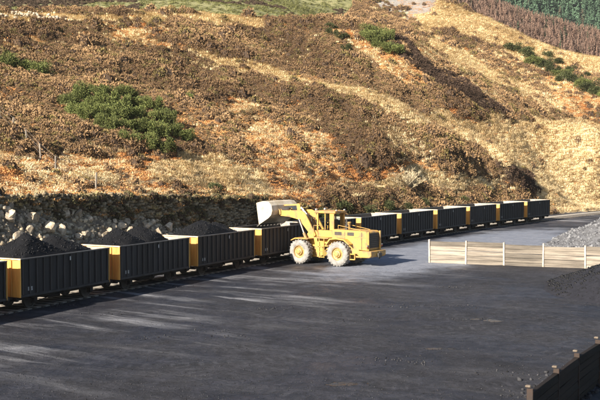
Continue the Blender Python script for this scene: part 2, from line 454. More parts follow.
    for (qx, qy, ra, rb) in PUDDLES:
        su = N(nt, 'ShaderNodeVectorMath', operation='SUBTRACT'); su.inputs[1].default_value = (qx, qy, 0); L(pos, su.inputs[0])
        sc_ = N(nt, 'ShaderNodeVectorMath', operation='MULTIPLY'); sc_.inputs[1].default_value = (1 / ra, 1 / rb, 0); L(su.outputs[0], sc_.inputs[0])
        le = N(nt, 'ShaderNodeVectorMath', operation='LENGTH'); L(sc_.outputs[0], le.inputs[0])
        aa = N(nt, 'ShaderNodeMath', operation='MULTIPLY_ADD'); L(pn, aa.inputs[0]); aa.inputs[1].default_value = 3.0; L(le.outputs['Value'], aa.inputs[2])
        mr = N(nt, 'ShaderNodeMapRange'); mr.inputs[1].default_value = 2.35; mr.inputs[2].default_value = 2.05; L(aa.outputs[0], mr.inputs[0])
        if wet is None: wet = mr.outputs[0]
        else:
            mxn = N(nt, 'ShaderNodeMath', operation='MAXIMUM'); L(wet, mxn.inputs[0]); L(mr.outputs[0], mxn.inputs[1]); wet = mxn.outputs[0]
    c = mixc(nt, wet, c, (0.012, 0.013, 0.016))
    L(c, b.inputs['Base Color'])
    r = N(nt, 'ShaderNodeMix'); r.data_type = 'FLOAT'; L(wet, r.inputs[0]); r.inputs[2].default_value = 0.85; r.inputs[3].default_value = 0.10
    # broad damp areas with a dull sheen
    dm = N(nt, 'ShaderNodeMapRange'); dm.inputs[1].default_value = 0.42; dm.inputs[2].default_value = 0.66; dm.inputs[3].default_value = 0.85; dm.inputs[4].default_value = 0.38
    L(noise(nt, pos, 0.22, 5, 0.6, 0.6), dm.inputs[0]); L(dm.outputs[0], r.inputs[2])
    L(r.outputs[0], b.inputs['Roughness'])
    b.inputs['Specular IOR Level'].default_value = 0.3
    hh = N(nt, 'ShaderNodeMath', operation='MULTIPLY_ADD'); L(h1, hh.inputs[0]); hh.inputs[1].default_value = 0.9; L(n2, hh.inputs[2])
    hg = N(nt, 'ShaderNodeMath', operation='MULTIPLY_ADD'); L(n3, hg.inputs[0]); hg.inputs[1].default_value = 0.35; L(hh.outputs[0], hg.inputs[2])
    inv = N(nt, 'ShaderNodeMath', operation='SUBTRACT'); inv.inputs[0].default_value = 1.15; L(wet, inv.inputs[1])
    hm = N(nt, 'ShaderNodeMath', operation='MULTIPLY'); L(hg.outputs[0], hm.inputs[0]); L(inv.outputs[0], hm.inputs[1])
    bump(nt, b, hm.outputs[0], 0.75, 0.12)
    return m
M['yard'] = yard_material()

# ------------------------------------------------------------------ ground and yard
def grid_faces(nu, nv):
    i = np.arange(nu - 1)[:, None] * nv + np.arange(nv - 1)[None, :]
    return np.stack([i, i + nv, i + nv + 1, i + 1], -1).reshape(-1, 4)

YZ = -0.06
def yard_z(x, y):
    x = np.asarray(x, float); y = np.asarray(y, float); k = np.ones(np.shape(x))
    for qx, qy, ra, rb in PUDDLES: k = k * np.clip(np.hypot((x - qx) / ra, (y - qy) / rb) / 1.6 - 0.55, 0, 1)
    return YZ + 0.10 * (fbm(x * 0.12, y * 0.12, 3, 5) - 0.5) + 0.07 * k * (fbm(x * 0.9, y * 0.9, 3, 9) - 0.5)

g = raw_mesh('ground', [(-900, -60, -1.2), (900, -60, -1.2), (900, 1500, -1.2), (-900, 1500, -1.2)], [(0, 1, 2, 3)])
tag(link_mesh('ground', g, M['forest_floor']), kind='structure')

gx = np.linspace(-75, 85, 400); gy = np.linspace(-12, 150, 405)
GX, GY = np.meshgrid(gx, gy, indexing='ij')
yv = np.stack([GX, GY, yard_z(GX, GY)], -1).reshape(-1, 3)
yard = link_mesh('yard', np_mesh('yard', yv, grid_faces(400, 405)), M['yard'], smooth=True)
tag(yard, kind='structure')

# ------------------------------------------------------------------ the hillside
SS = np.linspace(-45, 190, 471)
def edge_line(s):
    """foot and top of the bank beside the track at chainage s"""
    zt = np.interp(s, [-45, 0, 15, 30, 50, 75, 88, 98, 115, 190], [6.2, 5.9, 5.6, 5.0, 4.3, 3.9, 3.2, 1.2, 0.5, 0.5])
    tf = np.interp(s, [-45, 36, 46, 190], [WW + 5.4, WW + 5.4, WW + 3.4, WW + 3.2])
    tt = np.interp(s, [-45, 36, 48, 75, 98, 190], [WW + 5.75, WW + 5.75, WW + 6.6, WW + 7.0, WW + 5.6, WW + 5.6])
    return tf, tt, zt
foot, top = [], []
for s in SS:
    tf, tt, zt = edge_line(s)
    foot.append((*track(s, tf), -0.15)); top.append((*track(s, tt), zt))
foot = np.array(foot); top = np.array(top)

ctrl = [tuple(p) for p in top[::22]]
CT = [  # bearing, elevation (photo 600x400), distance
 (-60,150,66),(-60,100,82),(-60,55,104),(-60,18,128),
 (0,168,68),(0,150,75),(0,110,92),(0,60,116),(0,17,143),
 (60,150,79),(100,165,79),(100,110,99),(100,60,124),(100,15,150),
 (200,168,89),(200,150,95),(200,110,110),(200,60,138),(200,14,166),
 (300,172,101),(300,150,108),(300,110,122),(300,60,152),(270,22,174),(330,24,186),
 (400,174,113),(400,150,119),(400,110,132),(360,60,156),(385,30,178),
 (395,34,174),(433,67,170),(470,92,166),(495,111,163),
 (430,175,114),(450,166,117),(480,173,120.5),(450,137,131),(480,155,128),(510,169,125),(532,186,121),(430,125,135),
 (452,62,190),(486,86,182),(512,111,174),(545,124,176),(600,128,166),(650,130,160),
 (450,126,148),(480,138,146),(505,152,142),(530,168,136),(552,184,128),
 (460,40,262),(520,78,238),(570,98,214),(600,92,222),(650,96,214),
 (437,-3,332),(405,-7,338),(382,-6,345),(360,-6,352),(480,18,312),(510,31,297),(543,46,286),(600,61,270),(660,76,256),(720,90,240),
 (404,24,262),(385,14,300),
 (565,160,146),(600,160,143),(600,188,126),(562,192,126),(650,165,140),(650,190,122),(720,150,140),(720,190,115)]
ctrl += [pix(*c) for c in CT]
def under(px, py, d, drop):
    x, y, z = pix(px, py, d); return (x, y, z - drop)
# the ground falls away behind the crests
ctrl += [under(-60,18,165,4), under(0,17,180,4), under(100,15,190,4), under(200,14,205,4), under(270,22,212,5), under(330,24,222,5)]
ctrl += [under(437,-3,382,12), under(382,-6,390,10), under(480,18,362,14), under(543,46,336,14), under(600,61,318,14), under(660,76,300,14)]
tps = TPS(ctrl)

NC, NR = 460, 250
def az(P): return np.arctan2(P[:, 0], P[:, 1])
AZ = np.linspace(math.radians(-27), math.radians(26), NC)
order = np.argsort(az(foot)); order2 = np.argsort(az(top))
af, at_ = az(foot)[order], az(top)[order2]
Fx = np.stack([np.interp(AZ, af, foot[order][:, k]) for k in range(3)], 1)
Tx = np.stack([np.interp(AZ, at_, top[order2][:, k]) for k in range(3)], 1)
HV = np.zeros((NC, NR, 3))
NB = 8
rT = np.hypot(Tx[:, 0], Tx[:, 1])
rfar = np.interp(np.degrees(AZ), [-27, -5, 2.5, 4.0, 10, 20, 26], [200, 225, 245, 380, 390, 350, 320])
for r in range(NB):
    u = r / NB
    HV[:, r] = Fx * (1 - u) + Tx * u
    HV[:, r, 2] = Fx[:, 2] + (Tx[:, 2] - Fx[:, 2]) * (u ** 0.75)
q = np.linspace(0, 1, NR - NB)
for c in range(NC):
    rr = rT[c] * (rfar[c] / rT[c]) ** q
    HV[c, NB:, 0] = rr * math.sin(AZ[c]); HV[c, NB:, 1] = rr * math.cos(AZ[c])
hx, hy = HV[:, NB:, 0], HV[:, NB:, 1]
hz = tps(hx, hy)
blend = np.clip((np.hypot(hx, hy) - rT[:, None]) / 6.0, 0, 1)
hz = Tx[:, 2][:, None] * (1 - blend) + hz * blend
dist = np.hypot(hx, hy)
hz += blend * (1.5 * (fbm(hx / 16, hy / 16, 3, 21) - 0.5) + 0.95 * (fbm(hx / 4.5, hy / 4.5, 3, 31) - 0.5) * np.clip(dist / 130, 0.6, 1.5) + 0.5 * (fbm(hx / 1.7, hy / 1.7, 2, 37) - 0.5))
HV[:, NB:, 2] = hz
bank_n = 0.5 * (fbm(HV[:, 1:NB, 0] / 2.0, HV[:, 1:NB, 1] / 2.0, 3, 3) - 0.5)
HV[:, 1:NB, 2] += bank_n * np.clip((HV[:, 1:NB, 2]) / 2, 0, 1)
hill = link_mesh('hillside', np_mesh('hillside', HV.reshape(-1, 3), grid_faces(NC, NR)), M['soil'], smooth=True)
tag(hill, kind='structure')

def sample_grid(G, n, r0=0, r1=None):
    """random points on a gridded surface, evenly per square metre"""
    nc, nr = G.shape[:2]; r1 = nr - 1 if r1 is None else r1
    A = G[:-1, r0:r1]; B = G[1:, r0:r1]; C = G[:-1, r0 + 1:r1 + 1]; D = G[1:, r0 + 1:r1 + 1]
    area = np.linalg.norm(np.cross(D - A, C - B), axis=-1) / 2
    w = area.ravel() / area.sum()
    idx = nrng.choice(len(w), n, p=w)
    i, j = np.unravel_index(idx, area.shape)
    u = nrng.random(n)[:, None]; v = nrng.random(n)[:, None]
    return (A[i, j] * (1 - u) + B[i, j] * u) * (1 - v) + (C[i, j] * (1 - u) + D[i, j] * u) * v, area.sum()

def ground_at(px, d):
    """point of the hillside on a bearing at a distance"""
    a = math.atan2((px - 300) / FPX, CP)
    c = (a - AZ[0]) / (AZ[1] - AZ[0]); c0 = int(min(max(c, 0), NC - 2)); f = c - c0
    colv = HV[c0] * (1 - f) + HV[c0 + 1] * f
    _, _, dd = proj(colv)
    k = int(np.searchsorted(dd, d)); k = min(max(k, 1), NR - 1)
    w = (d - dd[k - 1]) / (dd[k] - dd[k - 1] + 1e-9); w = min(max(w, 0), 1)
    return colv[k - 1] * (1 - w) + colv[k] * w

def ground_px(px, py):
    """first point of the hillside met by a sight line"""
    a = math.atan2((px - 300) / FPX, CP)
    c = (a - AZ[0]) / (AZ[1] - AZ[0]); c0 = int(min(max(c, 0), NC - 2)); f = c - c0
    colv = HV[c0] * (1 - f) + HV[c0 + 1] * f
    _, yy, _ = proj(colv)
    for k in range(1, NR):
        if yy[k] <= py: 
            w = (yy[k - 1] - py) / (yy[k - 1] - yy[k] + 1e-9)
            return colv[k - 1] * (1 - w) + colv[k] * w
    return colv[NR - 1]

# ------------------------------------------------------------------ plant kinds for the moor
def clump_mesh(name, kind, seed):
    r = random.Random(seed); V, F = [], []
    def tri(a, b, c):
        n = len(V); V.extend((a, b, c)); F.append((n, n + 1, n + 2))
    if kind == 'heather':
        # a low inner mound with sprigs standing out of it
        n0 = len(V); seg = 7
        V.append(Vector((0, 0, 0.40)))
        for rr, z in ((0.26, 0.32), (0.40, 0.06), (0.40, -0.25)):
            for k in range(seg):
                a = 2 * math.pi * k / seg; q = rr * r.uniform(0.8, 1.15)
                V.append(Vector((q * math.cos(a), q * math.sin(a), z * r.uniform(0.85, 1.1))))
        for k in range(seg):
            k2 = (k + 1) % seg
            F.append((n0, n0 + 1 + k, n0 + 1 + k2))
            for ring in (0, 1):
                a = n0 + 1 + ring * seg
                F.append((a + k, a + seg + k, a + seg + k2)); F.append((a + k, a + seg + k2, a + k2))
        for k in range(190):
            a = r.uniform(0, 2 * math.pi); e = math.asin(r.uniform(-0.1, 1.0))
            d = Vector((math.cos(a) * math.cos(e), math.sin(a) * math.cos(e), math.sin(e)))
            p = Vector((d.x * 0.42, d.y * 0.42, d.z * 0.40)) * r.uniform(0.86, 1.16)
            o = (d * 0.9 + Vector((r.uniform(-1, 1), r.uniform(-1, 1), r.uniform(-.6, 1)))).normalized()
            sd = o.cross(Vector((r.uniform(-1, 1), r.uniform(-1, 1), r.uniform(-1, 1)))).normalized() * r.uniform(0.03, 0.06)
            tri(p - sd, p + sd, p + o * r.uniform(0.06, 0.14))
    elif kind == 'bracken':
        for k in range(60):
            a = r.uniform(0, 2 * math.pi); q = 0.55 * math.sqrt(r.random())
            p = Vector((q * math.cos(a), q * math.sin(a), r.uniform(0.0, 0.32) * (1 - q)))
            o = Vector((r.uniform(-1, 1), r.uniform(-1, 1), r.uniform(-0.3, 1.0))).normalized(); L = r.uniform(0.10, 0.30)
            sd = o.cross(Vector((r.uniform(-1, 1), r.uniform(-1, 1), r.uniform(-1, 1)))).normalized() * r.uniform(0.02, 0.05)
            m = p + o * L * 0.5
            tri(p, m - sd, m + sd); tri(m - sd, m + o * L * 0.5 + Vector((0, 0, -0.06)), m + sd)
    elif kind == 'grass':
        for k in range(44):
            a = r.uniform(0, 2 * math.pi); d = Vector((math.cos(a), math.sin(a), 0)); sd = Vector((-d.y, d.x, 0)) * r.uniform(0.025, 0.05)
            p = d * r.uniform(0, 0.45); L = r.uniform(0.15, 0.42)
            m = p + d * L * r.uniform(0.1, 0.5) + Vector((0, 0, L * 0.75)); t = m + d * L * r.uniform(0.2, 0.7) + Vector((0, 0, L * r.uniform(-0.2, 0.25)))
            tri(p - sd, p + sd, m); tri(m - sd * 0.8, m + sd * 0.8, t)
    elif kind in ('larch', 'spruce'):
        # trunk and drooping whorls; unit height
        n0 = len(V); seg = 5
        for z, rr in ((0, 0.016), (0.5, 0.011), (1.0, 0.002)):
            for k in range(seg): V.append(Vector((rr * math.cos(2 * math.pi * k / seg), rr * math.sin(2 * math.pi * k / seg), z)))
        for ring in (0, 1):
            for k in range(seg):
                a = n0 + ring * seg; k2 = (k + 1) % seg
                F.append((a + k, a + k2, a + seg + k2)); F.append((a + k, a + seg + k2, a + seg + k))
        lo = 0.32 if kind == 'larch' else 0.10
        nb = 120 if kind == 'larch' else 130
        for k in range(nb):
            z = lo + (1 - lo) * (k + r.random()) / nb
            R = (0.17 if kind == 'larch' else 0.20) * (1 - (z - lo) / (1 - lo)) ** 0.75 + 0.015
            R *= r.uniform(0.6, 1.15); a = r.uniform(0, 2 * math.pi)
            d = Vector((math.cos(a), math.sin(a), 0)); sd = Vector((-d.y, d.x, 0)) * R * (r.uniform(0.07, 0.16) if kind == 'larch' else r.uniform(0.18, 0.34))
            p = Vector((0, 0, z)); q_ = p + d * R + Vector((0, 0, r.uniform(-0.05, 0.015)))
            mid = p + d * R * 0.55 + Vector((0, 0, r.uniform(0, 0.03)))
            tri(p, mid - sd, mid + sd); tri(mid - sd, q_, mid + sd)
    me = raw_mesh(name, V, F)
    me.materials.append(M['leaf'])
    if kind == 'heather':                                       # the mound inside is bare wood and litter
        me.materials.append(M['litter'])
        for i in range(35): me.polygons[i].material_index = 1
    return me

def scatter(name, P, sc, tint, protos, kinds, label):
    """many small plants as one mass: every point carries scale, turn, kind and colour"""
    n = len(P)
    me = bpy.data.meshes.new(name); me.vertices.add(n); me.vertices.foreach_set('co', np.asarray(P, np.float32).ravel())
    def attr(nm, typ, key, data):
        a = me.attributes.new(nm, typ, 'POINT'); a.data.foreach_set(key, np.asarray(data).ravel())
    attr('sc', 'FLOAT_VECTOR', 'vector', np.asarray(sc, np.float32))
    rot = np.zeros((n, 3), np.float32); rot[:, 2] = nrng.uniform(0, 6.283, n); rot[:, 0] = nrng.uniform(-.15, .15, n); rot[:, 1] = nrng.uniform(-.15, .15, n)
    attr('rot', 'FLOAT_VECTOR', 'vector', rot)
    attr('tint', 'FLOAT_COLOR', 'color', np.c_[tint, np.ones(n)].astype(np.float32))
    attr('pick', 'INT', 'value', np.asarray(kinds, np.int32))
    o = bpy.data.objects.new(name, me); col.objects.link(o)
    tag(o, label, kind='stuff')
    ng = bpy.data.node_groups.new(name + '_nodes', 'GeometryNodeTree')
    ng.interface.new_socket('Geometry', in_out='INPUT', socket_type='NodeSocketGeometry')
    ng.interface.new_socket('Geometry', in_out='OUTPUT', socket_type='NodeSocketGeometry')
    gi = ng.nodes.new('NodeGroupInput'); go = ng.nodes.new('NodeGroupOutput')
    iop = ng.nodes.new('GeometryNodeInstanceOnPoints')
    g2i = ng.nodes.new('GeometryNodeGeometryToInstance')
    for pme in reversed(protos):
        po = bpy.data.objects.new(pme.name, pme)
        oi = ng.nodes.new('GeometryNodeObjectInfo'); oi.inputs[0].default_value = po
        ng.links.new(oi.outputs['Geometry'], g2i.inputs[0])
    ng.links.new(gi.outputs[0], iop.inputs['Points']); ng.links.new(g2i.outputs[0], iop.inputs['Instance'])
    iop.inputs['Pick Instance'].default_value = True
    def na(nm, typ):
        a = ng.nodes.new('GeometryNodeInputNamedAttribute'); a.data_type = typ; a.inputs[0].default_value = nm; return a.outputs[0]
    ng.links.new(na('pick', 'INT'), iop.inputs['Instance Index'])
    ng.links.new(na('sc', 'FLOAT_VECTOR'), iop.inputs['Scale'])
    e2r = ng.nodes.new('FunctionNodeEulerToRotation'); ng.links.new(na('rot', 'FLOAT_VECTOR'), e2r.inputs[0])
    ng.links.new(e2r.outputs[0], iop.inputs['Rotation'])
    ng.links.new(iop.outputs[0], go.inputs[0])
    md = o.modifiers.new('plants', 'NODES'); md.node_group = ng
    return o

HE = [clump_mesh('heather_clump', 'heather', i) for i in range(4)]
BR = [clump_mesh('bracken_clump', 'bracken', 20 + i) for i in range(4)]
GR = [clump_mesh('grass_tuft', 'grass', 40 + i) for i in range(3)]

STRAW = [
 [(400,118),(440,112),(500,117),(600,121),(680,122),(680,212),(545,212),(535,188),(510,168),(480,153),(450,135),(420,128)],
 [(395,0),(437,-4),(480,13),(510,26),(543,41),(600,56),(680,72),(680,96),(600,74),(540,62),(500,50),(460,34),(420,30)],
 [(140,158),(200,152),(262,168),(268,190),(200,192),(140,180)], [(55,165),(110,170),(110,182),(55,180)],
 [(340,182),(400,172),(470,176),(530,187),(440,192),(330,190)], [(190,56),(240,62),(320,78),(400,104),(430,112),(420,118),(380,110),(300,88),(230,72)], [(420,40),(455,45),(500,72),(540,92),(520,96),(480,78),(440,58)], [(0,27),(100,22),(270,27),(270,19),(200,12),(0,18)]]
BRACK = [
 [(-90,150),(0,150),(60,156),(140,148),(200,160),(330,152),(345,190),(330,200),(-90,204)],
 [(330,25),(400,40),(430,70),(440,95),(400,85),(370,60)], [(250,128),(330,132),(330,155),(240,160)],
 [(0,38),(50,44),(60,60),(0,52)], [(60,40),(130,44),(190,52),(185,58),(120,52)], [(240,118),(300,140),(340,150),(340,158),(290,150)], [(545,75),(600,92),(640,100),(640,122),(560,118)], [(225,100),(262,112),(258,120),(225,110)], [(95,28),(160,22),(175,40),(110,52)], [(330,160),(420,165),(470,178),(340,186)]]
FLANK_SHADE = [[(386,33),(402,37),(425,55),(450,73),(475,87),(501,108),(500,117),(480,107),(450,89),(420,67),(394,48)], [(500,159),(520,167),(537,186),(526,189),(510,175)]]  # dark heather bands; the deep tint puts the spur flanks' shade into colour
SCREE = [[(372,4),(390,-9),(436,-9),(440,4),(425,14),(404,20),(388,16)]]
MIXED = [[(400,35),(460,30),(520,52),(600,75),(680,95),(680,122),(600,120),(500,112),(440,75)]]

def classify(P, u):
    """what grows where: 0 heather 1 bracken 2 straw grass"""
    n = len(P); x, y, d = proj(P)
    jx = x + 26 * (fbm(P[:, 0] / 7, P[:, 1] / 7, 3, 51) - 0.5) * 2 * 70 / d
    jy = y + 26 * (fbm(P[:, 0] / 7, P[:, 1] / 7, 3, 61) - 0.5) * 2 * 70 / d
    big = fbm(P[:, 0] / 14, P[:, 1] / 14, 3, 71); sm = fbm(P[:, 0] / 3.0, P[:, 1] / 3.0, 2, 81)
    kind = np.zeros(n, int)
    pb = np.clip((big - 0.55) * 3.0 + (sm - 0.5) * 1.4, 0.03, 0.8); kind[u < pb] = 1
    pg = np.clip((0.44 - big) * 2.5 + (sm - 0.5), 0.03, 0.6); kind[u > 1 - pg] = 2
    for p in MIXED:
        m = inpoly(jx, jy, p); kind[m] = np.where(u[m] < 0.40 + (sm[m] - .5), 1, np.where(u[m] < 0.76, 2, 0))
    for p in BRACK:
        m = inpoly(jx, jy, p); kind[m] = np.where(u[m] < 0.62 + 0.9 * (sm[m] - 0.4), 1, np.where(u[m] < 0.955, 2, 0))
    for p in STRAW:
        m = inpoly(jx, jy, p); kind[m] = np.where(u[m] < 0.93, 2, np.where(u[m] < 0.996, 1, 0))
    for p in FLANK_SHADE:
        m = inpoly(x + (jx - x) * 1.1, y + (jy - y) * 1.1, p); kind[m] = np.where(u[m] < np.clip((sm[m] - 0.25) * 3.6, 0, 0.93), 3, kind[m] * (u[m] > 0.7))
    for p in SCREE: kind[inpoly(jx, jy, p) & (u < 0.93)] = 4
    bankface = (P[:, 2] < 4.6) & (x > 318) & (x < 545) & (y > 191) & (d < 135)
    kind[bankface] = np.where(u[bankface] < 0.8, 0, 2)
    return kind, x, y, d, sm

def paint_cover():
    V = HV.reshape(-1, 3)
    C = np.zeros((len(V), 3))
    K = np.array([[0.105, 0.066, 0.035], [0.42, 0.25, 0.125], [0.68, 0.555, 0.35], [0.05, 0.033, 0.024], [0.25, 0.245, 0.24]])  # fourth row: ground darkened for the flank shade
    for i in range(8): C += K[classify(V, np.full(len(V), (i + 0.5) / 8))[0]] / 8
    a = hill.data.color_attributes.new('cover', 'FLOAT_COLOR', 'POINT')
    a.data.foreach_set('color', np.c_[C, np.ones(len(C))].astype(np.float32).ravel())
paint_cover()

def scatter_moor():
    n = 400000
    P, area = sample_grid(HV, n, 2, NR - 2)
    d = proj(P)[2]
    P = P[nrng.random(n) < np.clip((118.0 / d) ** 1.3, 0.22, 1.0)]; n = len(P)   # thinner and larger far off
    u = nrng.random(n)
    kind, x, y, d, sm = classify(P, u)
    g_ = kind != 4
    P, u, kind, x, y, d, sm = P[g_], u[g_], kind[g_], x[g_], y[g_], d[g_], sm[g_]; n = len(P)
    far = np.clip(d / 120.0, 0.8, 2.6)
    s = nrng.uniform(0.6, 1.35, n) * np.where(kind == 0, 0.84, np.where(kind == 1, 0.8, 1.1)) * far ** 0.55
    s *= np.where(kind == 0, 0.5 + 1.1 * np.clip((sm - 0.25) * 2, 0, 1), 1)        # drifts with bare gaps between
    s *= np.where((kind == 0) & (nrng.random(n) < 0.06), nrng.uniform(1.2, 1.6, n), 1)
    scl = np.stack([s, s, s * np.where(kind == 0, nrng.uniform(0.9, 1.6, n), nrng.uniform(0.6, 1.0, n))], 1)
    h1, h2 = np.array([0.095, 0.058, 0.033]), np.array([0.36, 0.235, 0.125])
    b1, b2 = np.array([0.40, 0.165, 0.055]), np.array([0.70, 0.39, 0.165])
    g1, g2 = np.array([0.60, 0.46, 0.26]), np.array([0.82, 0.69, 0.45])
    k = nrng.random((n, 1)); drift = np.clip((fbm(P[:, 0] / 9, P[:, 1] / 9, 3, 91) - 0.3) * 2.2, 0, 1)[:, None]
    k = 0.28 * k + 0.72 * drift
    T = np.where(kind[:, None] == 0, h1 + (h2 - h1) * k, np.where(kind[:, None] == 1, b1 + (b2 - b1) * k, g1 + (g2 - g1) * k))
    olive = (nrng.random((n, 1)) < 0.14) & (kind[:, None] == 0)
    T = np.where(olive, np.array([0.16, 0.125, 0.050]) * (0.7 + 0.7 * k), T)
    T = np.where(kind[:, None] == 3, np.array([0.056, 0.037, 0.027]) * (0.5 + 1.3 * k), T)  # heather tinted dark to carry the flank shade
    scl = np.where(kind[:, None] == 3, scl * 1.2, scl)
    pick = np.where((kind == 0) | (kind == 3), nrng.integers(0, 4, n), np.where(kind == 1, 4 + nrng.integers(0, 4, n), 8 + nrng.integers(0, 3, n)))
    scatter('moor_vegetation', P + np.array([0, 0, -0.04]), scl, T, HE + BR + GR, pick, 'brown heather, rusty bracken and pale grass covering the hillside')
scatter_moor()

# ------------------------------------------------------------------ farther hills
def far_hill(name, pts, azr, rr, mat, nc=150, nr=120, rough=2.0, seed=0):
    t = TPS([pix(*p[:3]) if len(p) == 3 else under(*p) for p in pts], sc=150)
    A = np.linspace(math.radians(azr[0]), math.radians(azr[1]), nc); R = np.linspace(rr[0], rr[1], nr)
    X = np.sin(A)[:, None] * R[None]; Y = np.cos(A)[:, None] * R[None]
    Z = t(X, Y) + rough * (fbm(X / 25, Y / 25, 4, seed) - 0.5) * 2
    G = np.stack([X, Y, Z], -1)
    o = link_mesh(name, np_mesh(name, G.reshape(-1, 3), grid_faces(nc, nr)), mat, smooth=True)
    tag(o, kind='structure'); return G
GE = far_hill('moor_slope', [(-120,25,190),(0,22,200),(100,20,212),(200,18,228),(300,26,245),(-120,-10,290),(0,-6,280),(100,-6,290),(200,-7,300),(300,-7,330),
   (300,8,280),(352,-3,335),(380,12,322),(396,27,312),(350,20,300),(425,60,330),(470,90,330),(-120,-8,380),(0,-5,380),(200,-6,400),(320,-6,420),(400,20,420),(450,70,400)],
   (-27, 9), (195, 430), M['moor'], seed=5, rough=1.2)
GC = far_hill('forest_hill', [(330,40,420),(440,45,405),(520,80,395),(600,105,385),(700,130,370),(340,5,560),(440,10,540),(520,40,520),(600,62,505),(700,85,490),
   (340,-14,680),(440,-6,670),(520,25,650),(600,44,640),(700,62,620),(520,26,720),(600,44,720),(340,-10,760),(440,-4,760)],
   (1, 25), (375, 760), M['forest_floor'], seed=15, rough=2.0)
GD = far_hill('far_hill', [(340,20,900),(440,25,900),(520,40,880),(600,55,860),(700,75,850),(340,-4,1300),(440,-8,1300),(520,-10,1300),(600,-8,1300),(700,-2,1300),
   (520,5,1050),(600,18,1050)], (-2, 26), (820, 1300), M['forest_floor'], seed=25, rough=4.0)

LA = [clump_mesh('larch_tree', 'larch', 60 + i) for i in range(4)]
SPR = [clump_mesh('spruce_tree', 'spruce', 80 + i) for i in range(3)]
def forest(name, G, n, hgt, mixp, cols, label, protos, split):
    P, area = sample_grid(G, n)
    h = nrng.uniform(hgt[0], hgt[1], n)
    k = nrng.random((n, 1)); green = nrng.random(n) < mixp
    c = np.where(green[:, None], np.array(cols[2]) * (0.7 + 0.6 * k), np.array(cols[0]) + (np.array(cols[1]) - np.array(cols[0])) * k)
    pick = np.where(green, split + nrng.integers(0, len(protos) - split, n), nrng.integers(0, split, n))
    w = nrng.uniform(1.0, 1.9, n)
    scatter(name, P + np.array([0, 0, -0.3]), np.stack([h * w, h * w, h], 1), c, protos, pick, label)
forest('larch_forest', GC, 9500, (7, 12.5), 0.06, [(0.15, 0.105, 0.085), (0.27, 0.175, 0.13), (0.04, 0.065, 0.035)], 'bare brown larch plantation on the far hillside', LA + SPR, 4)
forest('spruce_forest', GD, 4200, (16, 24), 0.97, [(0.10, 0.08, 0.06), (0.16, 0.12, 0.08), (0.085, 0.145, 0.09)], 'distant green spruce plantation at the upper right', LA + SPR, 4)

def scatter_slope():
    n = 26000
    P, _ = sample_grid(GE, n)
    x, y, d = proj(P)
    sm = fbm(P[:, 0] / 16, P[:, 1] / 16, 4, 131); u = nrng.random(n)
    dark = (sm + 0.25 * (x < 140) - 0.12 * (x > 150) > 0.56)  # more dark tufts at left, standing in for a shaded spoil face
    k = nrng.random((n, 1))
    T = np.where(dark[:, None], np.array([0.075, 0.055, 0.038]) * (0.7 + 0.8 * k), np.array([0.20, 0.205, 0.085]) * (0.7 + 0.7 * k))
    s = nrng.uniform(0.9, 2.0, n)
    scatter('slope_vegetation', P, np.stack([s, s, s * 0.7], 1), T, HE + GR, np.where(dark, nrng.integers(0, 4, n), 4 + nrng.integers(0, 3, n)), 'thin green grass and dark scrub, thickened leftward for shade, on the slope behind the crest')
scatter_slope()

# ------------------------------------------------------------------ gorse and other bushes, each a thing
def bush_mesh(name, seed, n, leaf, mat, sx=1.0, lobes=7, up=0.5):
    r = random.Random(seed); V, F = [], []
    L = [(Vector((r.uniform(-.62, .62) * sx, r.uniform(-.62, .62), r.uniform(0.15, 0.66))), r.uniform(0.20, 0.44)) for _ in range(lobes)]
    for k in range(n):
        c, R = r.choice(L)
        d = Vector((r.gauss(0, 1), r.gauss(0, 1), r.gauss(0.25, 1))).normalized()
        p = c + d * R * (r.random() ** 0.35) * r.uniform(0.85, 1.12)
        if p.z < 0.0: p.z = r.uniform(0, 0.15)
        o = (d + Vector((r.uniform(-1, 1), r.uniform(-1, 1), r.uniform(-1, 1))) * 0.9).normalized()
        sd = o.cross(Vector((r.uniform(-1, 1), r.uniform(-1, 1), r.uniform(-1, 1)))).normalized()
        l = leaf * r.uniform(0.6, 1.3); i = len(V)
        t = (d * 0.6 + Vector((0, 0, up)) + o * 0.7).normalized()
        V.extend((p - sd * l * 0.45, p + sd * l * 0.45, p + t * l * 1.3)); F.append((i, i + 1, i + 2))
    me = raw_mesh(name, V, F); me.materials.append(mat); return me
def stem_mesh(name, seed):
    r = random.Random(seed); mb = MB()
    for k in range(6):
        a = r.uniform(0, 6.28); q = r.uniform(0.2, 0.5)
        mb.tube((0, 0, -0.15), (q * math.cos(a), q * math.sin(a), r.uniform(0.35, 0.65)), 0.035, 5, 0.012)
    me = mb.mesh(name); me.materials.append(M['wood']); return me
GB = [bush_mesh('foliage', 200 + i, 4600, 0.060, M['gorse'], lobes=13, up=0.15) for i in range(3)]
GBS = [bush_mesh('foliage', 210 + i, 3000, 0.070, M['scrub'], lobes=10, up=0.15) for i in range(2)]
ST = [stem_mesh('stem', 300 + i) for i in range(3)]
def bush(name, loc, rx, rz, me, label, cat, group=None):
    o = empty(name, tuple(loc), rnd.uniform(0, 6.28))
    tag(o, label, cat, group)
    f = bpy.data.objects.new('foliage', me); col.objects.link(f); f.parent = o
    s = bpy.data.objects.new('stem', rnd.choice(ST)); col.objects.link(s); s.parent = o
    for q_ in (f, s): q_.scale = (rx, rx * rnd.uniform(0.85, 1.15), rz)
    return o
ORDN = ['first', 'second', 'third', 'fourth', 'fifth', 'sixth', 'seventh', 'eighth', 'ninth', 'tenth', 'eleventh', 'twelfth']
rows = [('top', [(68,99),(83,95),(98,92),(114,91),(129,93)]), ('second', [(78,108),(93,104),(108,102),(123,103),(139,103),(154,106)]),
  ('third', [(88,115),(104,113),(120,114),(136,114),(152,117),(168,121)]), ('fourth', [(108,125),(124,126),(140,127),(157,130),(174,131),(186,136)]), ('bottom', [(130,139),(147,143),(163,147)])]
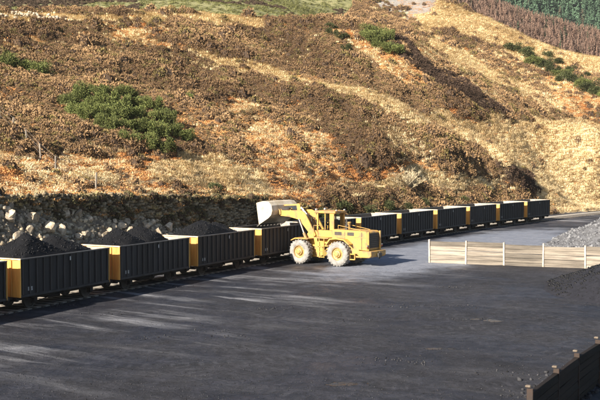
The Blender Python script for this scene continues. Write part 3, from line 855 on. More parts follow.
for rn, spots in rows:
    for i, (x, y) in enumerate(spots):
        bush('gorse_bush', ground_px(x, y + 6), rnd.uniform(1.2, 1.7), rnd.uniform(1.4, 2.2), GB[(i + len(rn)) % 3], '%s gorse bush from the left in the %s row of the big green patch' % (ORDN[i], rn), 'bush', 'gorse bushes of the big green patch')
for x, y, r_, z_, lab in [(10,68,2.2,1.8,'flat green gorse bush at the left edge of the hillside'), (36,74,2.1,2.0,'round green gorse bush right of the one at the left edge'),
     (190,100,0.8,0.9,'small lone green gorse bush right of the big patch'), (396,84,1.0,1.0,'small lone gorse bush below the dark clump near the gully')]:
    bush('gorse_bush', ground_px(x, y), r_, z_, GB[int(x) % 3], lab, 'bush')
for i, (x, y) in enumerate([(329,30),(332,36),(343,40),(346,52)]):
    bush('scrub_bush', ground_px(x, y), 1.5, 1.5, GBS[i % 2], '%s olive scrub bush from the top in the thin row below the crest' % ORDN[i], 'bush', 'olive scrub bushes below the crest')
for i, (x, y) in enumerate([(368,42),(371,36),(376,46),(383,50),(386,42),(393,55)]):
    bush('gorse_bush', ground_px(x, y), rnd.uniform(1.8, 2.3), rnd.uniform(2.0, 2.8), GB[i % 3], '%s dark gorse bush from the left in the clump heading the gully' % ORDN[i], 'bush', 'gorse bushes at the head of the gully')
for i, (x, y) in enumerate([(512,52),(525,57),(533,65),(544,68),(552,74),(560,76),(566,82),(575,84),(583,88),(590,93),(597,96),(608,98)]):
    bush('slope_bush', ground_px(x, y), rnd.uniform(2.6, 3.7), rnd.uniform(2.2, 3.2), (GBS + GB[:1])[i % 3], '%s bush from the left in the green line down the right hand slope' % ORDN[i], 'bush', 'bushes down the right hand slope')
for i, (x, y) in enumerate([(545,58),(557,64),(570,72),(583,78),(596,84)]):
    bush('slope_bush', ground_px(x, y), rnd.uniform(1.6, 2.3), rnd.uniform(1.5, 2.3), GBS[i % 2], '%s small bush from the left, uphill of the green line on the right' % ORDN[i], 'bush', 'small bushes above the green line')
# dark scrub hanging on the shaded bank behind the wagons
for i, (s, t, r_, z_) in enumerate([(33,10.0,0.9,0.9),(37,7.2,1.5,1.7),(40,7.0,1.7,1.9),(44,7.6,1.6,1.7),(48,7.4,1.5,1.6),(52,8.0,1.5,1.4),(57,7.7,1.4,1.3),(62,8.2,1.4,1.2),(67,8.0,1.3,1.1),(72,8.4,1.3,1.1),(77,8.4,1.2,1.0),(82,8.4,1.1,0.9)]):
    x, y = track(s, t); d = y; px_ = 300 + FPX * x / (d * CP)
    p = ground_at(px_, d * CP + 0.15)
    bush('bank_shrub', p, r_, z_, GBS[i % 2], '%s dark shrub from the left on the shaded bank behind the wagons' % ORDN[i], 'shrub', 'shrubs along the shaded bank')

def bare_shrub(name, loc, R, H, label):
    r = random.Random(5); mb = MB(); o = empty(name, tuple(loc)); tag(o, label, 'shrub')
    V, F = [], []
    def stick(p, q_, w):
        d = (q_ - p).normalized(); s = d.cross(Vector((r.uniform(-1, 1), r.uniform(-1, 1), r.uniform(-1, 1)))).normalized() * w
        s2 = d.cross(s).normalized() * w; i = len(V)
        V.extend((p + s, p - s * 0.5 + s2, p - s * 0.5 - s2, q_)); F.extend(((i, i + 1, i + 3), (i + 1, i + 2, i + 3), (i + 2, i, i + 3)))
    for k in range(16):
        a = r.uniform(0, 6.28); e = r.uniform(0.5, 1.4); L = r.uniform(0.7, 1.0)
        d = Vector((math.cos(a) * math.cos(e) * R * 1.4, math.sin(a) * math.cos(e) * R * 1.4, math.sin(e) * H)) * L
        b0 = Vector((r.uniform(-.5, .5), r.uniform(-.5, .5), -0.2)); mb.tube(b0, b0 + d * 0.75, 0.035, 5, 0.012)
        for j in range(26):
            t = r.uniform(0.3, 0.95); p = b0 + d * t * 0.75
            q_ = p + (d.normalized() + Vector((r.uniform(-1, 1), r.uniform(-1, 1), r.uniform(-.3, 1)))).normalized() * r.uniform(0.4, 0.9)
            stick(p, q_, 0.024)
            for m in range(3):
                p2 = p + (q_ - p) * r.uniform(0.3, 0.9); q2 = p2 + Vector((r.uniform(-1, 1), r.uniform(-1, 1), r.uniform(-.2, 1))).normalized() * r.uniform(0.2, 0.45)
                stick(p2, q2, 0.018)
    link_mesh('twigs', raw_mesh('twigs', V, F), M['twig'], o); mb.build('stem', M['wood'], o)
bare_shrub('bare_shrub', ground_px(404, 189), 3.3, 4.0, 'pale leafless shrub above the bank behind the empty wagons')

# ------------------------------------------------------------------ track
def sweep(name, t0, t1, z0, z1, mat, parent, s0=-60, s1=175):
    V, F = [], []
    ss = np.arange(s0, s1 + 1, 2.5)
    for s in ss:
        for t, z in ((t0, z0), (t1, z0), (t1, z1), (t0, z1)): V.append((*track(s, t), z))
    for i in range(len(ss) - 1):
        for k in range(4): F.append((i * 4 + k, i * 4 + (k + 1) % 4, i * 4 + 4 + (k + 1) % 4, i * 4 + 4 + k))
    return link_mesh(name, raw_mesh(name, V, F), mat, parent)
tr = empty('railway_track', (0, 0, 0)); tag(tr, kind='structure')
sweep('ballast', WW / 2 - 0.95, WW / 2 + 2.9, -0.4, -0.035, M['spoil'], tr)
for off in (-0.7525, 0.7525): sweep('rail', WW / 2 + off - 0.035, WW / 2 + off + 0.035, -0.1, 0.0, M['rail'], tr)
mb = MB()
for k in range(330):
    s = -58 + k * 0.7; x, y = track(s, WW / 2)
    mb.box(-0.12, 0.12, -1.05, 1.3, -0.12, -0.018 + rnd.uniform(-.01, .004), Matrix.Translation((x, y, 0)) @ Matrix.Rotation(math.pi / 2 - (TTH + TK * s), 4, 'Z'))
tag(mb.build('sleepers', M['sleeper'], tr), kind='stuff')

# ------------------------------------------------------------------ wagons
def make_wagon():
    w = empty('coal_wagon', (0, 0, 0))
    L, hw, zb, zt = WL, WW / 2, 0.86, WH
    for s in (-1, 1):
        y0, y1 = sorted((s * (hw - 0.10), s * (hw - 0.06)))
        ym = s * (hw - 0.10)
        sd = MB().box(0.03, L - 0.03, y0, y1, zb, zt - 0.06).build('side_sheet', M['side'], w)
        # scoured inside skin of the side
        ya, yb = sorted((s * (hw - 0.125), s * (hw - 0.103)))
        MB().box(0.06, L - 0.06, ya, yb, zb + 0.1, zt - 0.08).build('inner_lining', M['inner'], sd)
        a, b_ = sorted((s * (hw - 0.058), s * hw))
        rib = None
        for k in range(14):
            x = 0.14 + (L - 0.28) * k / 13
            if rib is None:
                rib = MB().box(-0.05, 0.05, a, b_, zb + 0.02, zt - 0.07, bev=0.012).build('rib', M['rib'], w); r_ = rib
            else:
                r_ = rib.copy(); col.objects.link(r_); r_.parent = w
            r_.location.x = x
        a, b_ = sorted((s * (hw - 0.13), s * (hw + 0.015)))
        MB().box(-0.02, L + 0.02, a, b_, zt - 0.068, zt, bev=0.012).build('top_rail', M['rim'], w)
        a, b_ = sorted((s * (hw - 0.12), s * (hw - 0.02)))
        MB().box(0, L, a, b_, zb - 0.13, zb - 0.003, bev=0.01).build('bottom_rail', M['rib'], w)
        a, b_ = sorted((s * 1.02, s * 1.14))
        MB().box(0.05, L - 0.05, a, b_, 0.55, 0.80, bev=0.015).build('solebar', M['frame'], w)
        # stencilled panels, too small to read in the photograph
        a, b_ = sorted((s * (hw - 0.0595), s * (hw - 0.054)))
        MB().box(0.55 if s < 0 else L - 0.95, 0.9 if s < 0 else L - 0.6, a, b_, 1.05, 1.25).build('data_panel', M['marking'], w)
        MB().box(L * 0.52, L * 0.52 + 0.10, *sorted((s * (hw + 0.001), s * (hw + 0.004))), zt - 0.42, zt - 0.2).build('label_clip', M['marking'], w)
        MB().tube((1.4, s * 1.28, 0.42), (L * 0.48, s * 1.28, 0.62), 0.025, 6).box(L * 0.48 - .05, L * 0.48 + .05, *sorted((s * 1.14, s * 1.3)), 0.5, 0.72).build('brake_lever', M['marking'] if s > 9 else M['frame'], w)
    MB().box(0.05, L - 0.05, -hw + 0.13, hw - 0.13, zb - 0.05, zb + 0.06).build('floor', M['inner'], w)
    for e in (0, 1):
        X = 0.0 if e == 0 else L
        dr = -1 if e == 0 else 1
        def xb(a, b): return sorted((X + dr * a, X + dr * b))
        en = MB().box(*xb(-0.028, 0.0), -hw + 0.035, hw - 0.035, zb - 0.12, zt - 0.075).build('end_panel', M['yellow_end'], w)
        MB().box(*xb(-0.05, -0.031), -hw + 0.14, hw - 0.14, zb + 0.08, zt - 0.012).build('end_lining', M['lining'], en)
        for yy in (-0.78, 0.0, 0.78):
            MB().box(*xb(0.002, 0.07), yy - 0.07, yy + 0.07, zb - 0.1, zt - 0.10, bev=0.012).build('end_stanchion', M['yellow_end'], w)
        for yy in (-1, 1):
            a, b_ = sorted((yy * (hw - 0.15), yy * (hw - 0.01)))
            MB().box(*xb(0.002, 0.05), a, b_, zb - 0.12, zt - 0.078, bev=0.01).build('corner_angle', M['yellow_end'], w)
        MB().box(*xb(-0.03, 0.06), -hw + 0.0, hw - 0.0, zt - 0.072, zt + 0.006, bev=0.012).build('end_capping', M['end_rim'], w)
        MB().box(*xb(-0.05, 0.10), -1.25, 1.25, 0.52, zb - 0.135, bev=0.015).build('headstock', M['frame'], w)
        for yy in (-0.87, 0.87):
            bf = MB().tube((X + dr * 0.10, yy, 0.66), (X + dr * 0.36, yy, 0.66), 0.10, 10).build('buffer', M['frame'], w)
            MB().tube((X + dr * 0.36, yy, 0.66), (X + dr * 0.50, yy, 0.66), 0.05, 8).tube((X + dr * 0.46, yy, 0.66), (X + dr * 0.51, yy, 0.66), 0.22, 14).build('buffer_head', M['wheel_steel'], bf)
        MB().tube((X + dr * 0.1, 0, 0.62), (X + dr * 0.48, 0, 0.5), 0.045, 6).build('coupling', M['frame'], w)
        xa = 1.35 if e == 0 else L - 1.35
        for yy in (-1, 1):
            Mx = Matrix.Translation((xa, yy * 0.74, 0.46))
            wh = MB().lathe([(0.0, -0.06 * yy), (0.42, -0.06 * yy), (0.50, -0.05 * yy), (0.50, -0.02 * yy), (0.46, -0.015 * yy), (0.46, 0.075 * yy), (0.39, 0.075 * yy), (0.36, 0.03 * yy), (0.16, 0.05 * yy), (0.0, 0.09 * yy)], 24, Mx).build('wheel', M['wheel_steel'], w)
            auto_smooth(wh)
            ax = MB().box(xa - 0.13, xa + 0.13, *sorted((yy * 1.0, yy * 1.24)), 0.34, 0.60, bev=0.02).build('axlebox', M['frame'], w)
            sp = MB()
            for k in range(5):
                l = 0.62 - 0.1 * k; sp.box(xa - l, xa + l, *sorted((yy * 1.145, yy * 1.23)), 0.70 - 0.03 * k, 0.727 - 0.03 * k)
            sp.build('leaf_spring', M['frame'], w)
            MB().box(xa - 0.22, xa - 0.17, *sorted((yy * 1.05, yy * 1.13)), 0.30, 0.6).box(xa + 0.17, xa + 0.22, *sorted((yy * 1.05, yy * 1.13)), 0.30, 0.6).box(xa - 0.17, xa + 0.17, *sorted((yy * 1.06, yy * 1.12)), 0.27, 0.32).build('axle_guard', M['frame'], w)
        MB().tube((xa, -0.72, 0.46), (xa, 0.72, 0.46), 0.08, 8).build('axle', M['wheel_steel'], w)
    MB().box(L / 2 - 0.5, L / 2 + 0.5, -0.5, 0.5, 0.28, 0.78, bev=0.03).build('brake_gear', M['frame'], w)
    return w

proto = make_wagon()
ORD = {-1: 'wagon cut by the left edge of the picture, heaped with coal', 0: 'first whole coal wagon from the left, with the tallest coal heap',
  1: 'second whole coal wagon from the left, loaded with twin coal heaps', 2: 'third whole coal wagon from the left, single heap, left of the bucket',
  3: 'coal wagon being filled beneath the raised loader bucket', 4: 'empty wagon mostly hidden behind the loader cab and hood',
  5: 'empty wagon showing just right of the loader', 6: 'second empty wagon from the loader, behind the near end of the timber wall',
  7: 'fourth wagon from the far right end of the train, empty', 8: 'third wagon from the far right end of the train, empty',
  9: 'last wagon but one at the far right end of the train', 10: 'last wagon at the far right end of the train'}
WPOS = {}
for n in range(-1, 11):
    w = proto if n == -1 else copy_tree(proto)
    s0 = n * WP; a = track(s0, WW / 2); b = track(s0 + WL, WW / 2)
    ang = math.atan2(b[1] - a[1], b[0] - a[0])
    w.location = (a[0], a[1], 0.0); w.rotation_euler = (0, 0, ang)
    tag(w, 'dark ribbed ' + ORD[n], 'wagon', 'coal wagons of the train')
    WPOS[n] = (a[0], a[1], ang)

# coal in the wagons
def lump(r, R):
    b = bmesh.new(); bmesh.ops.create_icosphere(b, subdivisions=1, radius=R)
    for v in b.verts: v.co *= r.uniform(0.7, 1.2)
    sx = Vector((r.uniform(.7, 1.3), r.uniform(.7, 1.3), r.uniform(.6, 1.1)))
    V = [Vector((v.co.x * sx.x, v.co.y * sx.y, v.co.z * sx.z)) for v in b.verts]; F = [[v.index for v in f.verts] for f in b.faces]
    b.free(); return V, F
rl = random.Random(3)
LUMPS = [lump(rl, 1.0) for _ in range(12)]
def lumps_mesh(name, pts, sizes, r):
    V, F = [], []; base = 0
    for p, s in zip(pts, sizes):
        v, f = LUMPS[r.randrange(12)]; R = Matrix.Rotation(r.uniform(0, 6.28), 3, 'Z') @ Matrix.Rotation(r.uniform(0, 6.28), 3, 'X')
        A = np.array([R @ q_ for q_ in v]) * s + np.array(p)
        V.append(A); F.append(np.array(f) + base); base += len(A)
    return np_mesh(name, np.concatenate(V), np.concatenate(F))

def coal_load(n, peaks, base, label):
    x0, y0, ang = WPOS[n]
    nx, ny = 90, 36
    xs = np.linspace(0.055, WL - 0.055, nx); ys = np.linspace(-WW / 2 + 0.13, WW / 2 - 0.13, ny)
    X, Y = np.meshgrid(xs, ys, indexing='ij')
    Z = np.full(X.shape, base)
    for (cx, cy, h, sl) in peaks:
        Z = np.maximum(Z, h - sl * np.sqrt((X - cx) ** 2 + (Y - cy) ** 2 + 0.10))
    edge = np.minimum(np.minimum(X - 0.055, WL - 0.055 - X), np.minimum(Y + WW / 2 - .13, WW / 2 - .13 - Y))
    Z = np.minimum(Z, WH - 0.10 + edge * 1.1)
    Z = Z + (0.28 * (fbm(X * 1.1 + n * 9, Y * 1.1, 3, 40 + n) - 0.5) + 0.10 * (fbm(X * 4 + n * 5, Y * 4, 3, 70 + n) - 0.5)) * np.clip(edge / 0.35, 0.05, 1)
    Vt = np.stack([X, Y, Z], -1)
    e = link_mesh('coal_load', np_mesh('coal_load', Vt.reshape(-1, 3), grid_faces(nx, ny)), M['coal'])
    r = random.Random(n + 50); pts, sz = [], []
    for k in range(900):
        i, j = r.randrange(3, nx - 3), r.randrange(3, ny - 3); pts.append(Vt[i, j]); sz.append(r.choice([0.02, 0.025, 0.03, 0.04, 0.06]))
    lm = link_mesh('coal_lumps', lumps_mesh('coal_lumps', pts, sz, r), M['coal_lump'], e); lm['kind'] = 'stuff'
    e.location = (x0, y0, 0); e.rotation_euler = (0, 0, ang); tag(e, label, 'coal', 'coal loads in the wagons')
coal_load(-1, [(1.7,0,3.8,.62),(5.2,0.2,3.7,.62)], 2.5, 'coal filling the wagon cut by the left edge')
coal_load(0, [(2.1,0.1,4.1,.62),(4.5,0.25,3.72,.55),(5.7,0.2,3.4,.55)], 2.50, 'tall black coal heap in the first whole wagon from the left')
coal_load(1, [(1.9,0.2,3.8,.60),(4.2,0.3,3.88,.58)], 2.45, 'twin black coal heaps in the second whole wagon from the left')
coal_load(2, [(2.7,0.2,3.85,.50),(4.6,0.2,3.55,.5)], 2.45, 'single rounded coal heap in the third wagon, left of the bucket')
coal_load(3, [(2.2,0.0,2.7,.45)], 1.5, 'low coal in the wagon beneath the raised bucket')

# ------------------------------------------------------------------ wheel loader
LO = (2.25, 73.75); LANG = math.atan2(0.57, -0.823)
ld = empty('wheel_loader', (LO[0], LO[1], YZ), LANG)
tag(ld, 'big yellow wheel loader tipping its raised bucket into a wagon', 'loader')
def build_loader():
    # frames
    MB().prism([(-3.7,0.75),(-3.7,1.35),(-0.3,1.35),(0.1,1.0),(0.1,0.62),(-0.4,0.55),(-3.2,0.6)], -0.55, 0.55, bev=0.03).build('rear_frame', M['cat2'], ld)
    MB().prism([(0.15,0.65),(0.15,1.15),(0.75,2.55),(1.35,2.6),(2.3,1.5),(2.55,0.8),(2.2,0.5),(0.6,0.5)], -0.62, -0.44, bev=0.02).prism([(0.15,0.65),(0.15,1.15),(0.75,2.55),(1.35,2.6),(2.3,1.5),(2.55,0.8),(2.2,0.5),(0.6,0.5)], 0.44, 0.62, bev=0.02)\
        .box(0.3, 2.3, -0.44, 0.44, 0.55, 1.25).build('front_frame', M['cat'], ld)
    MB().tube((0.05, 0, 0.5), (0.05, 0, 1.5), 0.16, 12).build('articulation_pin', M['dark'], ld)
    for x in (1.75, -1.75):
        MB().tube((x, -1.0, 0.92), (x, 1.0, 0.92), 0.22, 12).lathe([(0.42, -0.28), (0.5, 0), (0.42, 0.28)], 14, Matrix.Translation((x, 0, 0.92))).build('axle', M['cat2'], ld)
    # wheels
    R, Wd = 0.93, 0.70
    prof = [(0.50, -0.30), (0.58, -0.335), (0.72, -0.35), (0.83, -0.33), (0.90, -0.27), (0.915, 0), (0.90, 0.27), (0.83, 0.33), (0.72, 0.35), (0.58, 0.335), (0.50, 0.30)]
    tm = MB().lathe(prof + [prof[0]], 40)
    for k in range(22):
        for s in (-1, 1):
            A = Matrix.Rotation(2 * math.pi * (k + (0.5 if s > 0 else 0)) / 22, 4, 'Y')
            tm.box(-0.055, 0.055, *sorted((s * 0.02, s * 0.335)), 0.865, 0.945, A @ Matrix.Rotation(0.35 * s, 4, 'Z'), bev=0.012)
    tyre_me = tm.mesh('tyre'); tyre_me.materials.append(M['tyre'])
    rm = MB().lathe([(0.52, -0.27), (0.52, 0.27), (0.47, 0.29), (0.45, 0.20), (0.30, 0.14), (0.26, 0.30), (0.18, 0.34), (0.0, 0.35)], 28)
    rim_me = rm.mesh('wheel'); rim_me.materials.append(M['rimy'])
    hb = MB().lathe([(0.17, 0.33), (0.17, 0.40), (0.12, 0.42), (0.0, 0.42)], 16)
    for k in range(10):
        a = 2 * math.pi * k / 10; hb.tube((0.36 * math.cos(a), 0.15, 0.36 * math.sin(a)), (0.36 * math.cos(a), 0.20, 0.36 * math.sin(a)), 0.025, 6)
    hub_me = hb.mesh('hub'); hub_me.materials.append(M['cat2'])
    for x in (1.75, -1.75):
        for s in (1, -1):
            wo = link_mesh('wheel', rim_me, None, ld); wo.location = (x, s * 1.28, 0.93); wo.rotation_euler = (0, rnd.uniform(0, 1), 0 if s > 0 else math.pi)
            for nm, me in (('tyre', tyre_me), ('hub', hub_me)): link_mesh(nm, me, None, wo)
    # engine hood
    hood = MB().prism([(-4.0,1.22),(-4.0,2.58),(-3.85,2.68),(-0.85,2.74),(-0.85,1.40),(-2.9,1.30)], -0.92, 0.92, bev=0.04).build('hood', M['cat'], ld)
    for s in (1, -1):
        for x0, x1 in ((-1.75, -1.12), (-2.85, -2.25)):
            MB().box(x0, x1, *sorted((s * 0.921, s * 0.928)), 2.30, 2.56).build('louvre', M['dark'], hood)
        MB().box(-3.9, -0.95, *sorted((s * 0.922, s * 0.935)), 2.18, 2.22).build('trim_line', M['cat2'], hood)
        MB().box(-3.55, -3.50, *sorted((s * 0.922, s * 0.93)), 1.3, 2.6).build('panel_seam', M['dark'], hood)
        MB().box(-2.05, -2.02, *sorted((s * 0.922, s * 0.93)), 1.45, 2.6).build('panel_seam', M['dark'], hood)
        MB().tube((-3.3, s * 0.7, 2.72), (-1.3, s * 0.7, 3.05), 0.02, 6).tube((-1.3, s * 0.7, 3.05), (-1.3, s * 0.7, 2.7), 0.02, 6).build('grab_rail', M['cat'], ld)
    gr = MB().box(-4.035, -4.004, -0.78, 0.78, 1.40, 2.52).build('radiator_grille', M['dark'], ld)
    for k in range(7): MB().box(-4.05, -4.037, -0.76, 0.76, 1.5 + k * 0.145, 1.53 + k * 0.145).build('grille_bar', M['frame'], gr)
    for s in (1, -1): MB().box(-4.14, -4.005, *sorted((s * 0.79, s * 0.93)), 1.25, 2.66, bev=0.02).build('rear_corner_post', M['cat'], ld)
    MB().prism([(-4.45,0.85),(-4.45,1.22),(-3.3,1.22),(-3.2,0.95),(-3.5,0.72),(-4.3,0.72)], -1.12, 1.12, bev=0.04).build('counterweight', M['cat'], ld)
    MB().box(-4.62, -4.46, -0.25, 0.25, 0.72, 1.05, bev=0.03).tube((-4.55, 0, 0.6), (-4.55, 0, 1.15), 0.05, 8).build('tow_hitch', M['dark'], ld)
    for s in (1, -1):
        lb = MB().box(-4.12, -3.98, *sorted((s * 0.96, s * 1.16)), 1.45, 1.70, bev=0.02).build('lamp_bracket', M['cat2'], ld)
        MB().box(-4.14, -4.121, *sorted((s * 0.98, s * 1.14)), 1.47, 1.56).build('red_lamp', M['redlamp'], lb)
        MB().box(-4.14, -4.121, *sorted((s * 0.98, s * 1.14)), 1.58, 1.68).build('lamp', M['lamp'], lb)
        # rear fenders, platform, step bracket
        MB().prism([(-2.7,1.62),(-2.62,1.72),(-2.25,1.98),(-1.6,2.05),(-1.05,1.98),(-0.72,1.55),(-0.62,1.55),(-0.98,2.06),(-1.58,2.12),(-2.28,2.06),(-2.75,1.70)], *sorted((s * 0.93, s * 1.5)), bev=0.01).build('rear_fender', M['cat'], ld)
        MB().prism([(1.0,1.90),(1.0,1.96),(2.2,1.99),(2.6,1.80),(2.58,1.74),(2.18,1.92)], *sorted((s * 0.63, s * 1.5)), bev=0.008).build('front_fender', M['cat'], ld)
        st = MB()
        for a, b in (((-3.1, 0.95), (-3.1, 0.55)), ((-3.1, 0.55), (-2.68, 0.55)), ((-2.68, 0.55), (-2.68, 0.95)), ((-3.1, .95), (-2.68, .95))):
            st.tube((a[0], s * 1.22, a[1]), (b[0], s * 1.22, b[1]), 0.045, 6)
        st.build('rear_step', M['cat'], ld)
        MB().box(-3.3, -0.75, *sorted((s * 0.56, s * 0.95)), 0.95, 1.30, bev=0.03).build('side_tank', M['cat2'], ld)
        # access ladder between the wheels
        lad = MB()
        for x in (-0.42, 0.02): lad.box(x - 0.03, x + 0.03, *sorted((s * 1.28, s * 1.36)), 0.55, 2.05)
        lad.build('ladder', M['cat'], ld)
        for k in range(4): MB().box(-0.39, -0.01, *sorted((s * 1.24, s * 1.42)), 0.58 + k * 0.40, 0.63 + k * 0.40).build('ladder_step', M['cat'], ld)
        MB().box(-0.8, 0.62, *sorted((s * 0.78, s * 1.36)), 2.02, 2.09).build('platform', M['cat2'], ld)
        MB().tube((0.55, s * 1.3, 2.05), (0.55, s * 1.3, 3.0), 0.022, 6).tube((0.0, s * 1.3, 3.0), (0.55, s * 1.3, 3.0), 0.022, 6).build('handrail', M['cat'], ld)
    MB().tube((-1.9, 0.45, 2.7), (-1.9, 0.45, 3.55), 0.07, 10).tube((-1.9, 0.45, 2.72), (-1.9, 0.45, 3.1), 0.13, 12).build('exhaust_stack', M['dark'], ld)
    MB().tube((-1.5, -0.45, 2.7), (-1.5, -0.45, 3.15), 0.16, 12).tube((-1.5, -0.45, 3.15), (-1.5, -0.45, 3.25), 0.22, 12).build('air_intake', M['cat2'], ld)
    # cab with posts and panes
    x0, x1, yw, zf, zr = -0.97, 0.60, 0.80, 2.10, 3.92
    cab = MB().box(x0, x1, -yw, yw, 1.35, 2.10, bev=0.03).build('cab_base', M['cat'], ld)
    MB().box(x0 + 0.03, x1 - 0.03, -yw + 0.02, yw - 0.02, 2.103, 2.62, bev=0.02).build('lower_panel', M['cat'], cab)
    for s in (1, -1):
        for xa, xb_ in ((x0, x0 + 0.40), (x1 - 0.12, x1), (x0 + 0.78, x0 + 0.86)):
            MB().box(xa, xb_, *sorted((s * (yw - 0.12), s * yw)), 2.622, zr, bev=0.015).build('cab_post', M['cat'], cab)
    MB().box(x0 + 0.02, x0 + 0.08, -yw + .13, yw - .13, 2.625, 2.75).build('rear_sill', M['cat'], cab)
    rf = MB().box(x0 - 0.14, x1 + 0.22, -yw - 0.06, yw + 0.06, zr + 0.003, zr + 0.20, bev=0.04).build('cab_roof', M['cat'], ld)
    for s in (1, -1):
        MB().box(x1 + 0.10, x1 + 0.22, *sorted((s * 0.5, s * 0.72)), zr + 0.205, zr + 0.34, bev=0.02).build('work_lamp', M['lamp'], rf)
        MB().box(x0 - 0.14, x0 - 0.04, *sorted((s * 0.5, s * 0.66)), zr + 0.205, zr + 0.30, bev=0.02).build('work_lamp', M['lamp'], rf)
    glass, nt, b = nt_new('cab_glass')
    b.inputs['Base Color'].default_value = (0.75, 0.8, 0.8, 1); b.inputs['Roughness'].default_value = 0.05
    b.inputs['Transmission Weight'].default_value = 1.0; b.inputs['IOR'].default_value = 1.05
    for s in (1, -1):
        MB().box(x0 + 0.41, x0 + 0.77, *sorted((s * (yw - 0.07), s * (yw - 0.06))), 2.64, zr - 0.01).build('window_pane', glass, cab)
        MB().box(x0 + 0.87, x1 - 0.13, *sorted((s * (yw - 0.07), s * (yw - 0.06))), 2.64, zr - 0.01).build('window_pane', glass, cab)
    MB().box(x1 - 0.07, x1 - 0.06, -yw + 0.13, yw - 0.13, 2.64, zr - 0.01).build('windscreen', glass, cab)
    MB().box(x0 + 0.10, x0 + 0.11, -yw + 0.13, yw - 0.13, 2.77, zr - 0.01).build('rear_window', glass, cab)
    MB().box(-0.62, -0.08, -0.28, 0.28, 2.63, 2.78, bev=0.04).box(-0.72, -0.56, -0.28, 0.28, 2.70, 3.45, bev=0.05).build('driver_seat', M['dark'], cab)
    MB().tube((0.28, 0, 2.63), (0.16, 0, 3.0), 0.03, 6).lathe([(0.18, -0.015), (0.21, 0), (0.18, 0.015), (0.16, 0), (0.18, -0.015)], 16, Matrix.Translation((0.15, 0, 3.02)) @ Matrix.Rotation(1.2, 4, 'X') ).build('steering_wheel', M['dark'], cab)
    # lift arms, linkage, rams
    arm = [(0.72,2.18),(0.95,2.05),(1.35,2.35),(2.25,3.38),(3.2,3.55),(4.12,3.60),(4.30,3.80),(4.22,4.02),(3.2,4.06),(2.1,4.10),(1.75,3.95),(0.85,2.48)]
    for s in (1, -1): MB().prism(arm, *sorted((s * 0.66, s * 0.80)), bev=0.02).build('lift_arm', M['cat'], ld)
    MB().tube((2.4, -0.66, 3.72), (2.4, 0.66, 3.72), 0.17, 12).build('arm_cross_tube', M['cat'], ld)
    for s in (1, -1):
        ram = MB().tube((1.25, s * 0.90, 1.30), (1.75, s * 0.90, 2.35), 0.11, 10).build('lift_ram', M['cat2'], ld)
        MB().tube((1.75, s * 0.90, 2.35), (2.22, s * 0.90, 3.42), 0.06, 8).build('ram_rod', M['chrome'], ram)
    MB().prism([(2.25,3.3),(2.5,3.15),(2.85,3.8),(3.0,4.5),(2.85,4.62),(2.65,4.5),(2.5,3.9)], -0.16, 0.16, bev=0.02).build('tilt_lever', M['cat'], ld)
    ram = MB().tube((1.1, 0, 2.5), (1.9, 0, 3.55), 0.12, 10).build('tilt_ram', M['cat2'], ld)
    MB().tube((1.9, 0, 3.55), (2.85, 0, 4.5), 0.065, 8).build('ram_rod', M['chrome'], ram)
    MB().box(0, 1.42, -0.08, 0.08, -0.07, 0.07, Matrix.Translation((2.95, 0, 4.48)) @ Matrix.Rotation(0.05, 4, 'Y'), bev=0.02).build('tilt_link', M['cat2'], ld)
    for s in (1, -1):
        hs = MB(); pr = Vector((0.9, s * 0.3, 2.4))
        for q_ in ((1.3, s * 0.36, 2.9), (1.7, s * 0.4, 3.5), (2.1, s * 0.3, 3.75), (2.6, s * 0.2, 4.1)):
            hs.tube(pr, q_, 0.028, 6); pr = Vector(q_)
        hs.build('hydraulic_hose', M['dark'], ld)
        MB().tube((0.62, s * 0.86, 3.6), (0.75, s * 1.2, 3.55), 0.015, 5).box(0.72, 0.76, *sorted((s * 1.12, s * 1.32)), 3.3, 3.62, bev=0.01).build('mirror', M['dark'], ld)
    # bucket: curved shell, two cheeks, lip with teeth
    out = [(5.75,4.62),(5.1,4.78),(4.55,4.74),(4.25,4.45),(4.17,4.05),(4.28,3.70),(4.55,3.45),(5.0,3.18),(5.48,2.90)]
    inn = [(5.72,4.56),(5.1,4.71),(4.59,4.67),(4.31,4.41),(4.24,4.05),(4.33,3.74),(4.58,3.51),(5.03,3.24),(5.50,2.95)]
    bk = MB().prism(out + inn[::-1], -1.72, 1.72).build('bucket', M['bucket'], ld)
    for s in (1, -1):
        MB().prism(out, *sorted((s * 1.722, s * 1.77))).build('bucket_cheek', M['bucket'], bk)
        MB().prism([(4.0,3.72),(4.3,3.62),(4.34,4.12),(4.2,4.2),(4.0,4.0)], *sorted((s * 0.56, s * 0.64))).prism([(4.0,3.72),(4.3,3.62),(4.34,4.12),(4.2,4.2),(4.0,4.0)], *sorted((s * 0.82, s * 0.9))).build('bucket_ear', M['cat2'], bk)
    dv = Vector((5.48 - 5.0, 0, 2.90 - 3.18)).normalized(); a = -math.atan2(dv.z, dv.x)
    MB().box(-0.12, 0.10, -1.72, 1.72, -0.04, 0.02, Matrix.Translation((5.50, 0, 2.90)) @ Matrix.Rotation(a, 4, 'Y')).build('cutting_lip', M['bucket_in'], bk)
    for k in range(8):
        y = -1.6 + 3.2 * k / 7
        MB().box(0.0, 0.26, y - 0.06, y + 0.06, -0.05, 0.05, Matrix.Translation((5.56, 0, 2.868)) @ Matrix.Rotation(a, 4, 'Y'), bev=0.02).build('tooth', M['bucket_in'], bk)
    MB().prism([(5.35,3.04),(5.0,3.27),(4.60,3.53),(4.36,3.76),(4.27,4.05),(4.33,4.3),(4.7,4.0),(5.1,3.5)], -1.70, 1.70, bev=0.05).build('coal_in_bucket', M['coal'], bk)
build_loader()

